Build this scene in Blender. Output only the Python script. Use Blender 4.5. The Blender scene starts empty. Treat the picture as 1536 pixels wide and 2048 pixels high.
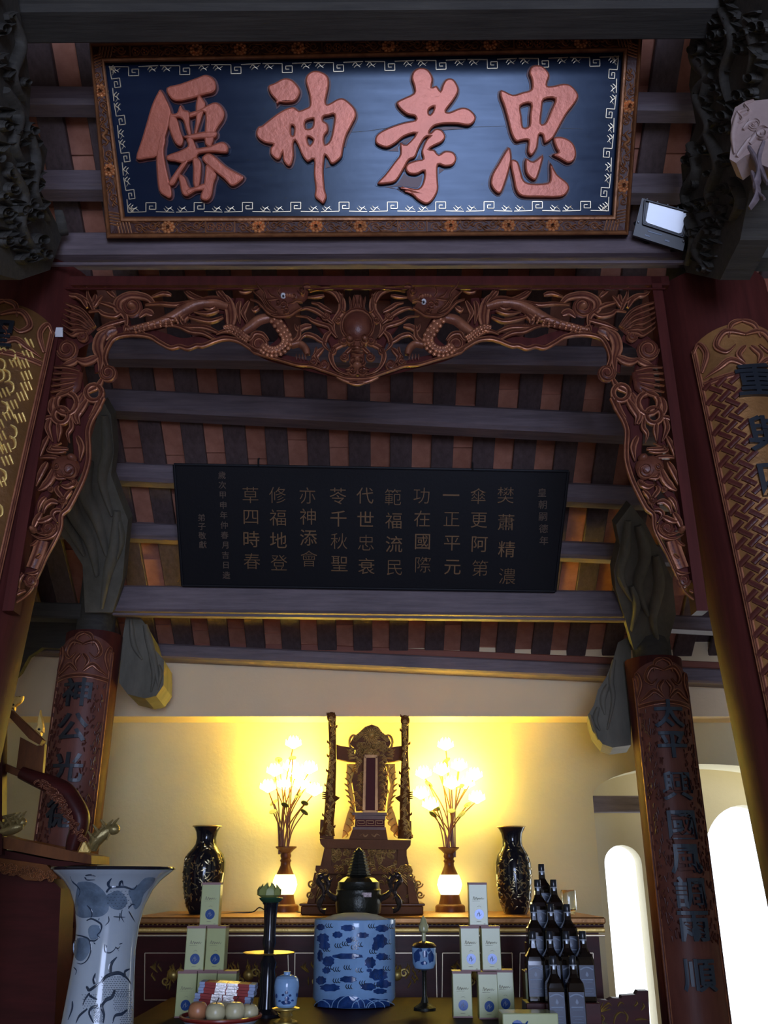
import bpy, math, random
from mathutils import Vector as V
from mathutils.geometry import tessellate_polygon
random.seed(7)
sc = bpy.context.scene
COL = sc.collection
# ---------------------------------------------------------------- camera
F = 1790.0
TH = math.radians(22.3)
EYE = V((0, 0, 1.5))
FW = V((0, math.cos(TH), math.sin(TH)))
UP = V((0, -math.sin(TH), math.cos(TH)))
cd = bpy.data.cameras.new('camera')
cam = bpy.data.objects.new('camera', cd)
COL.objects.link(cam)
cam.location = EYE
cam.rotation_euler = (math.radians(90) + TH, 0, 0)
cd.sensor_fit = 'HORIZONTAL'
cd.sensor_width = 36
cd.lens = 36 * F / 1536
cd.clip_start = 0.02
sc.camera = cam
# ---------------------------------------------------------------- light
sc.view_settings.view_transform = 'Standard'
sc.view_settings.look = 'None'
sc.view_settings.gamma = 1
sc.view_settings.use_curve_mapping = False
sc.view_settings.exposure = 0.12
w = bpy.data.worlds.new('overcast_sky')
sc.world = w
w.use_nodes = True
w.node_tree.nodes['Background'].inputs[0].default_value = (0.84, 0.92, 1.0, 1)
w.node_tree.nodes['Background'].inputs[1].default_value = 2.6
def area(name, loc, rot, sx, sy, power, color):
    l = bpy.data.lights.new(name, 'AREA')
    l.shape = 'RECTANGLE'
    l.size, l.size_y, l.energy, l.color = sx, sy, power, color
    o = bpy.data.objects.new(name, l)
    COL.objects.link(o)
    o.location, o.rotation_euler = loc, rot
    return o
# daylight through the open front doors behind the viewer and through the arches at the back right
area('door_daylight', (0.8, -4.3, 1.75), (math.radians(90), 0, 0), 2.3, 2.7, 250, (0.50, 0.62, 1.0))
area('arch_daylight', (2.95, 7.2, 1.75), (math.radians(-90), 0, 0), 1.9, 1.9, 30, (0.86, 0.93, 1.0))
# ---------------------------------------------------------------- picking points on surfaces
def ray(px, py):
    return (FW + UP * ((1024 - py) / F) + V((1, 0, 0)) * ((px - 768) / F))
def P(px, py, Y):
    d = ray(px, py)
    return EYE + d * (Y / d.y)
def PX(px, py, X):
    d = ray(px, py)
    return EYE + d * (X / d.x)
def mpp(p):                    # metres that one pixel spans at p
    return (p - EYE).dot(FW) / F
class Flat:
    def __init__(s, p, n):
        s.p, s.n = V(p), V(n).normalized()
        if s.n.dot(EYE - s.p) < 0: s.n = -s.n
    def hit(s, px, py, off=0.0):
        d = ray(px, py)
        t = (s.p + s.n * off - EYE).dot(s.n) / d.dot(s.n)
        return EYE + d * t, s.n
def wallY(Y): return Flat((0, Y, 0), (0, -1, 0))
class Round:                   # a surface of revolution about a vertical axis
    def __init__(s, x, y, r, lean=0.0, zr=0.0):     # lean: sideways drift of the axis per metre below height zr
        s.x, s.y, s.lean, s.zr = x, y, lean, zr
        s.r = r if callable(r) else (lambda z: r)
    def ax(s, z): return s.x + s.lean * (s.zr - z)
    def hit(s, px, py, off=0.0):
        d = ray(px, py)
        dd = d.x * d.x + d.y * d.y
        tc = (s.x * d.x + s.y * d.y) / dd
        best = None
        t = tc
        m2 = (s.x - d.x * tc) ** 2 + (s.y - d.y * tc) ** 2
        for _ in range(12):
            R = s.r(EYE.z + d.z * t) + off
            t = tc - math.sqrt(max(R * R - m2, 1e-9) / dd)
        p = EYE + d * t
        n = V((p.x - s.x, p.y - s.y, 0))
        return p, n.normalized()
    def at(s, u, z, off=0.0):   # u = angle from the side that faces -y, positive to the right
        R = s.r(z) + off
        return V((s.ax(z) + R * math.sin(u), s.y - R * math.cos(u), z)), V((math.sin(u), -math.cos(u), 0))
# ---------------------------------------------------------------- mesh building
class MB:
    def __init__(s):
        s.v, s.f, s.g, s.gi = [], [], [], 0.0
    def vert(s, p, g=None):
        s.v.append(V(p)); s.g.append(s.gi if g is None else g)
        return len(s.v) - 1
    def poly(s, pts): s.f.append([s.vert(p) for p in pts])
    def hexa(s, a, b):          # two loops of four points
        i = [s.vert(p) for p in list(a) + list(b)]
        s.f += [[i[3], i[2], i[1], i[0]], [i[4], i[5], i[6], i[7]]]
        for k in range(4):
            q = (k + 1) % 4
            s.f.append([i[k], i[q], i[4 + q], i[4 + k]])
    def box(s, c, d, rz=0.0, bev=0.0):
        cx, cy, cz = c; x, y, z = d[0] / 2, d[1] / 2, d[2] / 2
        co, si = math.cos(rz), math.sin(rz)
        T = lambda a, b, e: V((cx + a * co - b * si, cy + a * si + b * co, cz + e))
        if bev:
            b = bev
            pr = [(-x + b, -y), (x - b, -y), (x, -y + b), (x, y - b), (x - b, y), (-x + b, y), (-x, y - b), (-x, -y + b)]
            pi = [(-x + b, -y + b), (x - b, -y + b), (x - b, -y + b), (x - b, y - b), (x - b, y - b), (-x + b, y - b), (-x + b, y - b), (-x + b, -y + b)]
            L = [[s.vert(T(p[0], p[1], e)) for p in q] for e, q in ((-z, pi), (-z + b, pr), (z - b, pr), (z, pi))]
            for r in range(3):
                for k in range(8):
                    q = (k + 1) % 8
                    s.f.append([L[r][k], L[r][q], L[r + 1][q], L[r + 1][k]])
            s.f.append(L[0][::-1]); s.f.append(L[3])
            return
        lo = [T(-x, -y, -z), T(x, -y, -z), T(x, y, -z), T(-x, y, -z)]
        hi = [T(-x, -y, z), T(x, -y, z), T(x, y, z), T(-x, y, z)]
        s.hexa(lo, hi)
    def beam(s, a, b, w, h, ch=0.02, up=(0, 0, 1)):   # bar with chamfered long edges
        a, b, up = V(a), V(b), V(up)
        t = (b - a).normalized(); sd = t.cross(up).normalized(); u = sd.cross(t)
        x, y, c = w / 2, h / 2, ch
        pr = [(-x + c, -y), (x - c, -y), (x, -y + c), (x, y - c), (x - c, y), (-x + c, y), (-x, y - c), (-x, -y + c)]
        L = [[s.vert(e + sd * p[0] + u * p[1]) for p in pr] for e in (a, b)]
        for k in range(8):
            q = (k + 1) % 8
            s.f.append([L[0][k], L[0][q], L[1][q], L[1][k]])
        s.f += [L[0][::-1], L[1]]
    def prism(s, pts, off):
        pts = [V(p) for p in pts]; off = V(off)
        i = [s.vert(p) for p in pts]; j = [s.vert(p + off) for p in pts]
        n = len(pts)
        for t in tessellate_polygon([pts]):
            s.f.append([i[k] for k in t]); s.f.append([j[k] for k in reversed(t)])
        for k in range(n):
            q = (k + 1) % n
            s.f.append([i[k], i[q], j[q], j[k]])
    def tube(s, pts, r, n=8, cap=True, close=False):
        pts = [V(p) for p in pts]; N = len(pts)
        rs = r if isinstance(r, (list, tuple)) else [r] * N
        t0 = (pts[1] - pts[0]).normalized()
        ref = V((0, 0, 1)) if abs(t0.z) < 0.9 else V((1, 0, 0))
        rows = []
        for k in range(N):
            t = (pts[min(k + 1, N - 1)] - pts[max(k - 1, 0)]).normalized()
            a = t.cross(ref).normalized(); b = a.cross(t)
            ref = b if b.length > 0.1 else ref
            rows.append([s.vert(pts[k] + (a * math.cos(2 * math.pi * q / n) + b * math.sin(2 * math.pi * q / n)) * rs[k]) for q in range(n)])
        for k in range(N - 1):
            for q in range(n):
                z = (q + 1) % n
                s.f.append([rows[k][q], rows[k][z], rows[k + 1][z], rows[k + 1][q]])
        if cap: s.f += [rows[0][::-1], rows[-1]]
    def lathe(s, prof, c, n=32, cap=True, sx=1.0, sy=1.0):   # prof: (radius, z)
        c = V(c); rows = []
        for r, z in prof:
            rows.append([s.vert(c + V((r * sx * math.cos(2 * math.pi * k / n), r * sy * math.sin(2 * math.pi * k / n), z))) for k in range(n)])
        for a in range(len(rows) - 1):
            for k in range(n):
                q = (k + 1) % n
                s.f.append([rows[a][k], rows[a][q], rows[a + 1][q], rows[a + 1][k]])
        if cap: s.f += [rows[0][::-1], rows[-1]]
    def ball(s, c, r, n=12, m=8):
        rx, ry, rz = r if isinstance(r, (tuple, list)) else (r, r, r)
        prof = [(math.sin(math.pi * k / m), -math.cos(math.pi * k / m) * rz) for k in range(m + 1)]
        prof[0] = (0.001, -rz); prof[-1] = (0.001, rz)
        c = V(c); rows = []
        for rr, z in prof:
            rows.append([s.vert(c + V((rr * rx * math.cos(2 * math.pi * k / n), rr * ry * math.sin(2 * math.pi * k / n), z))) for k in range(n)])
        for a in range(m):
            for k in range(n):
                q = (k + 1) % n
                s.f.append([rows[a][k], rows[a][q], rows[a + 1][q], rows[a + 1][k]])
    def add(s, pts, faces, g=None):
        o = len(s.v)
        for p in pts: s.vert(p, g)
        s.f += [[k + o for k in f] for f in faces]
    def build(s, name, mat, parent=None, smooth=False, kind=None, label=None):
        me = bpy.data.meshes.new(name)
        o = bpy.data.objects.new(name, me)
        base = V((0, 0, 0))
        q = parent
        while q is not None:
            base += q.location; q = q.parent
        if parent is not None: o.parent = parent
        me.from_pydata([tuple(p - base) for p in s.v], [], s.f)
        if any(s.g):
            at = me.attributes.new('gilt', 'FLOAT', 'POINT')
            at.data.foreach_set('value', s.g)
        me.update()
        if smooth:
            me.polygons.foreach_set('use_smooth', [True] * len(me.polygons))
            if smooth != 'all':
                me.set_sharp_from_angle(angle=math.radians(40))
        if mat: me.materials.append(mat)
        COL.objects.link(o)
        if kind: o['kind'] = kind
        if label: o['label'] = label
        return o
def tag(o, label, cat, group=None, kind=None):
    o['label'] = label; o['category'] = cat
    if group: o['group'] = group
    if kind: o['kind'] = kind
    return o
def thing(name, label, cat, loc=(0, 0, 0), group=None, kind=None):
    o = bpy.data.objects.new(name, None)
    o.empty_display_size = 0.1
    COL.objects.link(o)
    o.location = loc
    return tag(o, label, cat, group, kind)
def copy_tree(o, loc, parent=None):
    c = o.copy(); COL.objects.link(c)
    if parent is not None:
        c.parent = parent
    if loc is not None: c.location = loc
    for ch in [x for x in ALLCH(o)]: copy_tree(ch, None, c)
    return c
def ALLCH(o): return [x for x in list(COL.objects) if x.parent == o]
def crom(pts, sub=6, close=False):
    pts = [tuple(p) for p in pts]
    n = len(pts)
    if n < 3: 
        return [tuple(pts[0][k] + (pts[-1][k] - pts[0][k]) * i / sub for k in range(len(pts[0]))) for i in range(sub + 1)]
    out = []
    g = (lambda i: pts[i % n]) if close else (lambda i: pts[max(0, min(n - 1, i))])
    for i in range(n if close else n - 1):
        a, b, c, d = g(i - 1), g(i), g(i + 1), g(i + 2)
        for k in range(sub):
            t = k / sub
            out.append(tuple(0.5 * (2 * b[q] + (c[q] - a[q]) * t + (2 * a[q] - 5 * b[q] + 4 * c[q] - d[q]) * t * t + (3 * b[q] - a[q] - 3 * c[q] + d[q]) * t ** 3) for q in range(len(b))))
    if not close: out.append(pts[-1])
    return out
# ---- carved strokes: a raised, tapered, two-ridged ribbon following a path on a surface
RIDGE = [(-1.0, 0.0, 0.0), (-0.86, 0.55, 0.75), (-0.62, 0.62, 0.5), (-0.34, 0.62, 0.0), (0.0, 1.0, 0.35), (0.34, 0.62, 0.0), (0.62, 0.62, 0.5), (0.86, 0.55, 0.75), (1.0, 0.0, 0.0)]
DOME = [(-1.0, 0.0, 0.1), (-0.75, 0.66, 0.25), (-0.35, 0.93, 0.35), (0.0, 1.0, 0.4), (0.35, 0.93, 0.35), (0.75, 0.66, 0.25), (1.0, 0.0, 0.1)]
FLATP = [(-1.0, 0.0, 0.0), (-0.8, 0.8, 0.1), (0.0, 1.0, 0.0), (0.8, 0.8, 0.1), (1.0, 0.0, 0.0)]
PEN = [(-1.0, 0.0, 1.0), (-0.5, 0.9, 1.0), (0.5, 0.9, 1.0), (1.0, 0.0, 1.0)]
def stroke(mb, surf, pts, wd, h=0.02, off=0.0, prof=RIDGE, sub=6, taper=(0.5, 0.15), gil=1.0, smooth=True):
    """pts: picture-plane points dropped onto the surface; wd: width there; h: height in metres."""
    path = crom(pts, sub) if smooth else pts
    N = len(path)
    P3, NN = [], []
    for x, y in path:
        p, n = surf.hit(x, y, off); P3.append(p); NN.append(n)
    rib(mb, P3, NN, [wd * mpp(p) / 2 for p in P3], h, prof, taper, gil)
def rib(mb, P3, NN, W, h, prof=RIDGE, taper=(0.5, 0.15), gil=1.0):
    N = len(P3); rows = []
    for k in range(N):
        t = P3[min(k + 1, N - 1)] - P3[max(k - 1, 0)]
        if t.length < 1e-9: t = V((1, 0, 0))
        sd = NN[k].cross(t).normalized()
        u = k / (N - 1)
        f = min(1.0, taper[0] + (1 - taper[0]) * u / 0.25) if u < 0.25 else 1.0
        f = f * (1.0 if u < 0.55 else 1.0 - (1 - taper[1]) * ((u - 0.55) / 0.45))
        w = W[k] * f
        hh = h * (0.5 + 0.5 * f)
        rows.append([mb.vert(P3[k] + sd * (a * w) + NN[k] * (b * hh), g * gil) for a, b, g in prof])
    m = len(prof)
    for k in range(N - 1):
        for q in range(m - 1):
            mb.f.append([rows[k][q], rows[k + 1][q], rows[k + 1][q + 1], rows[k][q + 1]])
    mb.f.append([rows[0][q] for q in range(m)]); mb.f.append([rows[-1][q] for q in reversed(range(m))])
def spiral(mb, surf, x, y, r, wd, h=0.02, off=0.0, turns=1.4, a0=0.0, dirn=1, prof=RIDGE, gil=1.0):
    pts = []
    n = int(10 * turns)
    for k in range(n + 1):
        t = k / n
        a = a0 + dirn * 2 * math.pi * turns * t
        rr = r * (1 - 0.8 * t)
        pts.append((x + rr * math.cos(a), y + rr * math.sin(a)))
    stroke(mb, surf, pts, wd, h, off, prof, sub=2, taper=(0.7, 0.5), gil=gil)
def dome(mb, surf, x, y, rx, ry, h, off=0.0, n=16, gil=0.2, rings=4):
    c, nn = surf.hit(x, y, off)
    rows = []
    for j in range(rings + 1):
        f = math.cos(math.pi / 2 * j / rings) if j < rings else 0.02
        e = math.sin(math.pi / 2 * j / rings)
        row = []
        for k in range(n):
            a = 2 * math.pi * k / n
            p, q = surf.hit(x + rx * f * math.cos(a), y + ry * f * math.sin(a), off)
            row.append(mb.vert(p + q * (h * e), gil * (1.6 if j == 0 else 1)))
        rows.append(row)
    for j in range(rings):
        for k in range(n):
            q = (k + 1) % n
            mb.f.append([rows[j][k], rows[j][q], rows[j + 1][q], rows[j + 1][k]])
    mb.f.append(rows[-1])
def ring(mb, surf, x, y, r, wd, h=0.02, off=0.0, ry=None, prof=RIDGE, gil=1.0, n=16):
    ry = ry or r
    pts = [(x + r * math.cos(2 * math.pi * k / n), y + ry * math.sin(2 * math.pi * k / n)) for k in range(n + 1)]
    stroke(mb, surf, pts, wd, h, off, prof, sub=1, taper=(1, 1), gil=gil)
def slabpoly(mb, surf, pts, h, off=0.0, gil=0.0, inset=0.8):     # raised plate with a softened rim, following the surface
    n = len(pts)
    cx = sum(p[0] for p in pts) / n; cy = sum(p[1] for p in pts) / n
    fs = [(1.0, 0.0), ((1 + inset) / 2, 0.7), (inset, 1.0)]
    if not isinstance(surf, Flat): fs += [(inset * q, 1.0) for q in (0.85, 0.68, 0.5, 0.33, 0.16)]
    A = []
    for f, e in fs:
        row = []
        for x, y in pts:
            p, q = surf.hit(cx + (x - cx) * f, cy + (y - cy) * f, off)
            row.append(p + q * (h * e))
        A.append(row)
    I = [[mb.vert(p, gil * (0.9 if r == 1 else 0.3)) for p in row] for r, row in enumerate(A)]
    for r in range(len(A) - 1):
        for k in range(n):
            q = (k + 1) % n
            mb.f.append([I[r][k], I[r][q], I[r + 1][q], I[r + 1][k]])
    for t in tessellate_polygon([A[-1]]): mb.f.append([I[-1][k] for k in t])
# ---- lettering
def curve_mesh(cu):
    o = bpy.data.objects.new('tmp', cu); COL.objects.link(o)
    dg = bpy.context.evaluated_depsgraph_get(); dg.update()
    me = bpy.data.meshes.new_from_object(o.evaluated_get(dg), depsgraph=dg)
    v = [V(p.co) for p in me.vertices]; f = [list(p.vertices) for p in me.polygons]
    COL.objects.unlink(o); bpy.data.objects.remove(o); bpy.data.meshes.remove(me)
    return v, f
def glyph(t, fat=0.0, ex=0.04, bev=0.0):      # lettering of height about 1, centred at 0
    cu = bpy.data.curves.new('glyph', 'FONT')
    cu.body = t; cu.size = 1.0; cu.offset = fat; cu.extrude = ex; cu.bevel_depth = bev
    cu.align_x = 'CENTER'; cu.resolution_u = 3; cu.bevel_resolution = 0
    v, f = curve_mesh(cu)
    if not v: return v, f
    x0, x1 = min(p.x for p in v), max(p.x for p in v); y0, y1 = min(p.y for p in v), max(p.y for p in v)
    z0 = min(p.z for p in v)
    return [V((p.x - (x0 + x1) / 2, p.y - (y0 + y1) / 2, p.z - z0)) for p in v], f
def slice_mesh(v, f, step):                    # cut by vertical planes so it can bend round a column
    import bmesh
    bm = bmesh.new()
    bv = [bm.verts.new(p) for p in v]
    for q in f:
        try: bm.faces.new([bv[k] for k in q])
        except ValueError: pass
    x = min(p.x for p in v) + step; X1 = max(p.x for p in v)
    while x < X1:
        bmesh.ops.bisect_plane(bm, geom=bm.verts[:] + bm.edges[:] + bm.faces[:], plane_co=(x, 0, 0), plane_no=(1, 0, 0))
        x += step
    bm.verts.index_update()
    r = [V(p.co) for p in bm.verts], [[q.index for q in c.verts] for c in bm.faces]
    bm.free()
    return r
# ---------------------------------------------------------------- materials
class N:
    def __init__(s, name):
        s.m = bpy.data.materials.new(name); s.m.use_nodes = True
        s.t = s.m.node_tree; s.b = s.t.nodes['Principled BSDF']
    def n(s, ty, **k):
        x = s.t.nodes.new(ty)
        for a, b in k.items(): setattr(x, a, b)
        return x
    def l(s, a, b): s.t.links.new(a, b)
    def set(s, **k):
        for a, b in k.items():
            s.b.inputs[a.replace('_', ' ')].default_value = b
        return s
    def coord(s, scale=(1, 1, 1), which='Object'):
        c = s.n('ShaderNodeTexCoord'); m = s.n('ShaderNodeMapping')
        m.inputs['Scale'].default_value = scale
        s.l(c.outputs[which], m.inputs[0])
        return m.outputs[0]
    def noise(s, scale, vec, detail=4, rough=0.6):
        x = s.n('ShaderNodeTexNoise'); x.inputs['Scale'].default_value = scale
        x.inputs['Detail'].default_value = detail; x.inputs['Roughness'].default_value = rough
        s.l(vec, x.inputs['Vector'])
        return x.outputs['Fac']
    def ramp(s, fac, stops, mode='LINEAR'):
        r = s.n('ShaderNodeValToRGB'); e = r.color_ramp.elements
        r.color_ramp.interpolation = mode
        while len(e) < len(stops): e.new(0.5)
        for k, (p, c) in enumerate(stops):
            e[k].position = p; e[k].color = (*c, 1)
        s.l(fac, r.inputs[0])
        return r.outputs[0]
    def math(s, op, a, b=None, c=None):
        x = s.n('ShaderNodeMath', operation=op); x.use_clamp = False
        for k, q in enumerate((a, b, c)):
            if q is None: continue
            if isinstance(q, (int, float)): x.inputs[k].default_value = q
            else: s.l(q, x.inputs[k])
        return x.outputs[0]
    def mix(s, fac, a, b):
        x = s.n('ShaderNodeMix', data_type='RGBA')
        if isinstance(fac, (int, float)): x.inputs[0].default_value = fac
        else: s.l(fac, x.inputs[0])
        for k, q in ((6, a), (7, b)):
            if isinstance(q, tuple): x.inputs[k].default_value = (*q, 1)
            else: s.l(q, x.inputs[k])
        return x.outputs[2]
    def base(s, c): s.l(c, s.b.inputs['Base Color']); return s
    def bump(s, h, dist=0.01, st=0.6):
        x = s.n('ShaderNodeBump'); x.inputs['Distance'].default_value = dist; x.inputs['Strength'].default_value = st
        s.l(h, x.inputs['Height']); s.l(x.outputs[0], s.b.inputs['Normal'])
        return s
def wood(name, dark, light, rough=0.6, scale=(3, 40, 40), grain=1.0, spec=0.5):
    m = N(name); v = m.coord(scale)
    a = m.noise(1.0, v, 6, 0.65)
    w2 = m.coord((1, 1, 1)); b = m.noise(2.2, w2, 5)
    f = m.math('ADD', m.math('MULTIPLY', a, 0.65), m.math('MULTIPLY', b, 0.35))
    m.base(m.ramp(f, [(0.32, dark), (0.68, light)]))
    m.set(Roughness=rough, Specular_IOR_Level=spec)
    m.bump(a, 0.006 * grain, 0.5)
    return m.m
def plain(name, col, rough=0.5, metal=0.0, bump=0.0, bs=60, vary=0.0, **k):
    m = N(name); m.set(Base_Color=(*col, 1), Roughness=rough, Metallic=metal, **k)
    if bump or vary:
        v = m.coord()
        if vary:
            f = m.noise(bs * 0.12, v, 5)
            m.base(m.ramp(f, [(0.3, tuple(c * (1 - vary) for c in col)), (0.7, tuple(min(1, c * (1 + vary)) for c in col))]))
        if bump: m.bump(m.noise(bs, v, 5), bump, 0.7)
    return m.m
def gilded(name, lac, gold, rl=0.3, rg=0.32, amount=1.0, wear=18, metal=0.6, spec=0.3):
    """lacquered carving with gold leaf laid on its ridges (the attribute says where the leaf is)"""
    m = N(name)
    at = m.n('ShaderNodeAttribute', attribute_name='gilt')
    v = m.coord(); nz = m.noise(wear, v, 5)
    f = m.math('MULTIPLY', at.outputs['Fac'], m.math('MULTIPLY_ADD', nz, 1.6, -0.1))
    fac = m.math('MINIMUM', m.math('MULTIPLY', f, amount), 1.0)
    n2 = m.noise(wear * 0.25, v, 4)
    lacv = m.mix(n2, tuple(c * 0.55 for c in lac), tuple(min(1, c * 1.4) for c in lac))
    m.base(m.mix(fac, lacv, gold))
    m.l(m.math('MULTIPLY', fac, metal), m.b.inputs['Metallic'])
    m.l(m.math('MULTIPLY_ADD', fac, rg - rl, rl), m.b.inputs['Roughness'])
    m.set(Specular_IOR_Level=spec)
    m.bump(m.noise(90, v, 3), 0.003, 0.5)
    return m.m
M = {}
M['beam'] = wood('weathered_beam_wood', (0.095, 0.072, 0.078), (0.225, 0.17, 0.18), 0.6)
M['beam2'] = wood('old_dark_timber', (0.028, 0.025, 0.02), (0.07, 0.063, 0.05), 0.75)
M['rafter'] = wood('rafter_wood', (0.055, 0.032, 0.030), (0.13, 0.085, 0.08), 0.65, (40, 4, 40))
M['strut'] = wood('strut_wood', (0.07, 0.065, 0.045), (0.19, 0.17, 0.125), 0.75, (7, 7, 2.0), 1.6)
M['pale'] = wood('pale_carved_wood', (0.26, 0.18, 0.16), (0.50, 0.37, 0.33), 0.5, (6, 6, 6))
M['redwood'] = wood('dark_red_lacquer_wood', (0.05, 0.012, 0.010), (0.10, 0.022, 0.018), 0.55, (30, 30, 2), 0.3, 0.12)
M['mahog'] = wood('mahogany_lacquer', (0.035, 0.008, 0.006), (0.075, 0.013, 0.011), 0.38, (4, 20, 30), 0.2, 0.18)
M['brownlac'] = wood('brown_lacquer', (0.10, 0.035, 0.014), (0.24, 0.085, 0.025), 0.38, (20, 20, 4), 0.2, 0.25)
M['carve'] = gilded('gilded_red_carving', (0.075, 0.014, 0.011), (0.95, 0.40, 0.19), 0.36, 0.24, 0.8)
M['frame'] = gilded('gilded_frame_carving', (0.06, 0.013, 0.006), (0.98, 0.44, 0.17), 0.45, 0.28, 1.3)
M['throne'] = gilded('gilded_throne_carving', (0.17, 0.056, 0.012), (1.0, 0.64, 0.18), 0.55, 0.28, 2.2, metal=0.4, spec=0.2)
M['gold'] = plain('gold_leaf', (0.95, 0.66, 0.20), 0.36, 0.5, 0.004, 80)
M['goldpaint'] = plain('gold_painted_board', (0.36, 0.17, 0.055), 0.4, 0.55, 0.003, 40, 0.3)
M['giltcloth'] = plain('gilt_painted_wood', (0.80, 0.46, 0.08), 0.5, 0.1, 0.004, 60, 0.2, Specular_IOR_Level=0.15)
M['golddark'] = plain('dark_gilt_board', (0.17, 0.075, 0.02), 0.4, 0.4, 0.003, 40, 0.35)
M['goldline'] = plain('pale_gold_line', (0.78, 0.66, 0.45), 0.35, 0.8)
M['dullgold'] = plain('dull_gold_ink', (0.22, 0.12, 0.05), 0.5, 0.2)
M['faint'] = plain('faded_ink', (0.13, 0.085, 0.055), 0.6)
M['brass'] = plain('brass', (0.58, 0.43, 0.13), 0.38, 0.75)
M['bronze'] = plain('dark_bronze', (0.026, 0.027, 0.020), 0.3, 0.5, 0.004, 50)
M['pewter'] = plain('dark_metal_dragon', (0.10, 0.075, 0.07), 0.22, 0.8, 0.004, 60)
M['blackred'] = plain('couplet_black_paint', (0.012, 0.016, 0.022), 0.35)
M['bluepaint'] = plain('couplet_blue_paint', (0.02, 0.045, 0.075), 0.35)
M['tile'] = None
def tile_mat():
    m = N('terracotta_tile'); v = m.coord()
    oi = m.n('ShaderNodeObjectInfo')
    f = m.noise(9, v, 5)
    c = m.ramp(f, [(0.3, (0.42, 0.165, 0.10)), (0.7, (0.64, 0.29, 0.19))])
    d = m.mix(oi.outputs['Random'], (0.75, 0.7, 0.68), (1.0, 1.0, 1.0))
    x = m.n('ShaderNodeMix', data_type='RGBA', blend_type='MULTIPLY'); x.inputs[0].default_value = 1
    m.l(c, x.inputs[6]); m.l(d, x.inputs[7])
    m.base(x.outputs[2]); m.set(Roughness=0.85); m.bump(f, 0.006, 0.5)
    return m.m
M['tile'] = tile_mat()
def plaster(name, col, var=0.12):
    m = N(name); v = m.coord()
    f = m.noise(1.3, v, 6)
    m.base(m.ramp(f, [(0.3, tuple(c * (1 - var) for c in col)), (0.72, col)]))
    m.set(Roughness=0.85); m.bump(m.noise(30, v, 5), 0.003, 0.5)
    return m.m
M['wall'] = plaster('cream_yellow_plaster', (0.72, 0.64, 0.38))
M['wallup'] = plaster('bounce_lit_plaster', (0.94, 0.74, 0.46), 0.08)  # rear wall plaster lightened: bounced lamp light painted into the upper band's colour
M['wall2'] = plaster('cream_plaster', (0.72, 0.66, 0.50))
def sign_mat():
    m = N('black_lacquer_board'); v = m.coord((1, 1, 1))
    f = m.noise(1.6, v, 6); g = m.noise(6, m.coord((0.6, 4, 4)), 6)
    m.base(m.ramp(f, [(0.3, (0.006, 0.011, 0.028)), (0.7, (0.012, 0.020, 0.048))]))
    m.l(m.math('MULTIPLY_ADD', g, 0.16, 0.14), m.b.inputs['Roughness'])
    m.set(Specular_IOR_Level=0.37, Specular_Tint=(0.62, 0.78, 1.0, 1))
    m.bump(f, 0.004, 0.3)
    return m.m
M['sign'] = sign_mat()
M['board'] = plain('black_painted_board', (0.006, 0.006, 0.008), 0.5, 0, 0.001, 60, Specular_IOR_Level=0.25)
M['letter'] = plain('copper_red_lacquer', (0.52, 0.145, 0.08), 0.36, 0.25, 0.002, 40, 0.12)
M['letteredge'] = plain('dark_red_edge', (0.09, 0.012, 0.012), 0.4)
M['table'] = wood('black_red_table_lacquer', (0.02, 0.006, 0.005), (0.045, 0.010, 0.008), 0.6, (4, 20, 30), 0.2, 0.05)
M['floor'] = plain('red_floor_tile', (0.20, 0.10, 0.075), 0.4, 0, 0.002, 20, 0.2)
M['porc'] = plain('white_glaze', (0.36, 0.42, 0.47), 0.10, 0, vary=0.10, bs=40)
M['porcblue'] = plain('pale_blue_glaze', (0.26, 0.45, 0.72), 0.10, 0, vary=0.15, bs=50)
M['cobalt'] = plain('cobalt_paint', (0.016, 0.055, 0.20), 0.12, vary=0.5, bs=160)
M['inkblue'] = plain('dark_cobalt_paint', (0.022, 0.038, 0.065), 0.12, vary=0.4, bs=160)
M['wash'] = plain('grey_blue_wash', (0.12, 0.17, 0.23), 0.12, vary=0.4, bs=120)
M['blackglaze'] = plain('black_glaze', (0.012, 0.012, 0.016), 0.1)
M['steel'] = plain('black_housing', (0.008, 0.008, 0.009), 0.4)
M['lens'] = plain('frosted_lamp_glass', (0.80, 0.86, 0.93), 0.12)
M['white'] = plain('white_plastic', (0.75, 0.75, 0.75), 0.4)
def emit(name, col, st):
    m = N(name); m.set(Base_Color=(*col, 1), Emission_Color=(*col, 1), Emission_Strength=st)
    return m.m
M['bulb'] = emit('lit_lotus_bulb', (1.0, 0.84, 0.20), 26)
M['globe'] = emit('lit_lamp_globe', (1.0, 0.80, 0.26), 7)
M['leaf'] = plain('painted_leaf', (0.09, 0.10, 0.02), 0.5)
M['lotus'] = plain('green_lotus', (0.30, 0.34, 0.10), 0.45)
M['box'] = plain('pale_green_card', (0.46, 0.50, 0.23), 0.25, vary=0.06, bs=30)
M['boxtop'] = plain('dusty_red_card', (0.26, 0.13, 0.12), 0.5)
M['boxblue'] = plain('blue_foil_emblem', (0.02, 0.07, 0.25), 0.16, 0.1)
M['boxink'] = plain('grey_ink', (0.24, 0.22, 0.13), 0.5)
M['ash'] = plain('incense_ash', (0.36, 0.40, 0.45), 0.95, 0, 0.006, 160)
M['film'] = None
def film():
    m = N('clear_shrink_wrap'); m.set(Base_Color=(1, 1, 1, 1), Roughness=0.06, Transmission_Weight=1.0, IOR=1.08)
    return m.m
M['film'] = film()
def glass(name, col, rough=0.02):
    m = N(name); m.set(Base_Color=(*col, 1), Roughness=rough, Transmission_Weight=1.0, IOR=1.46)
    return m.m
M['glass'] = glass('clear_glass', (0.92, 0.96, 0.97))
M['whisky'] = plain('amber_spirit_bottle', (0.010, 0.006, 0.004), 0.06)
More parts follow.
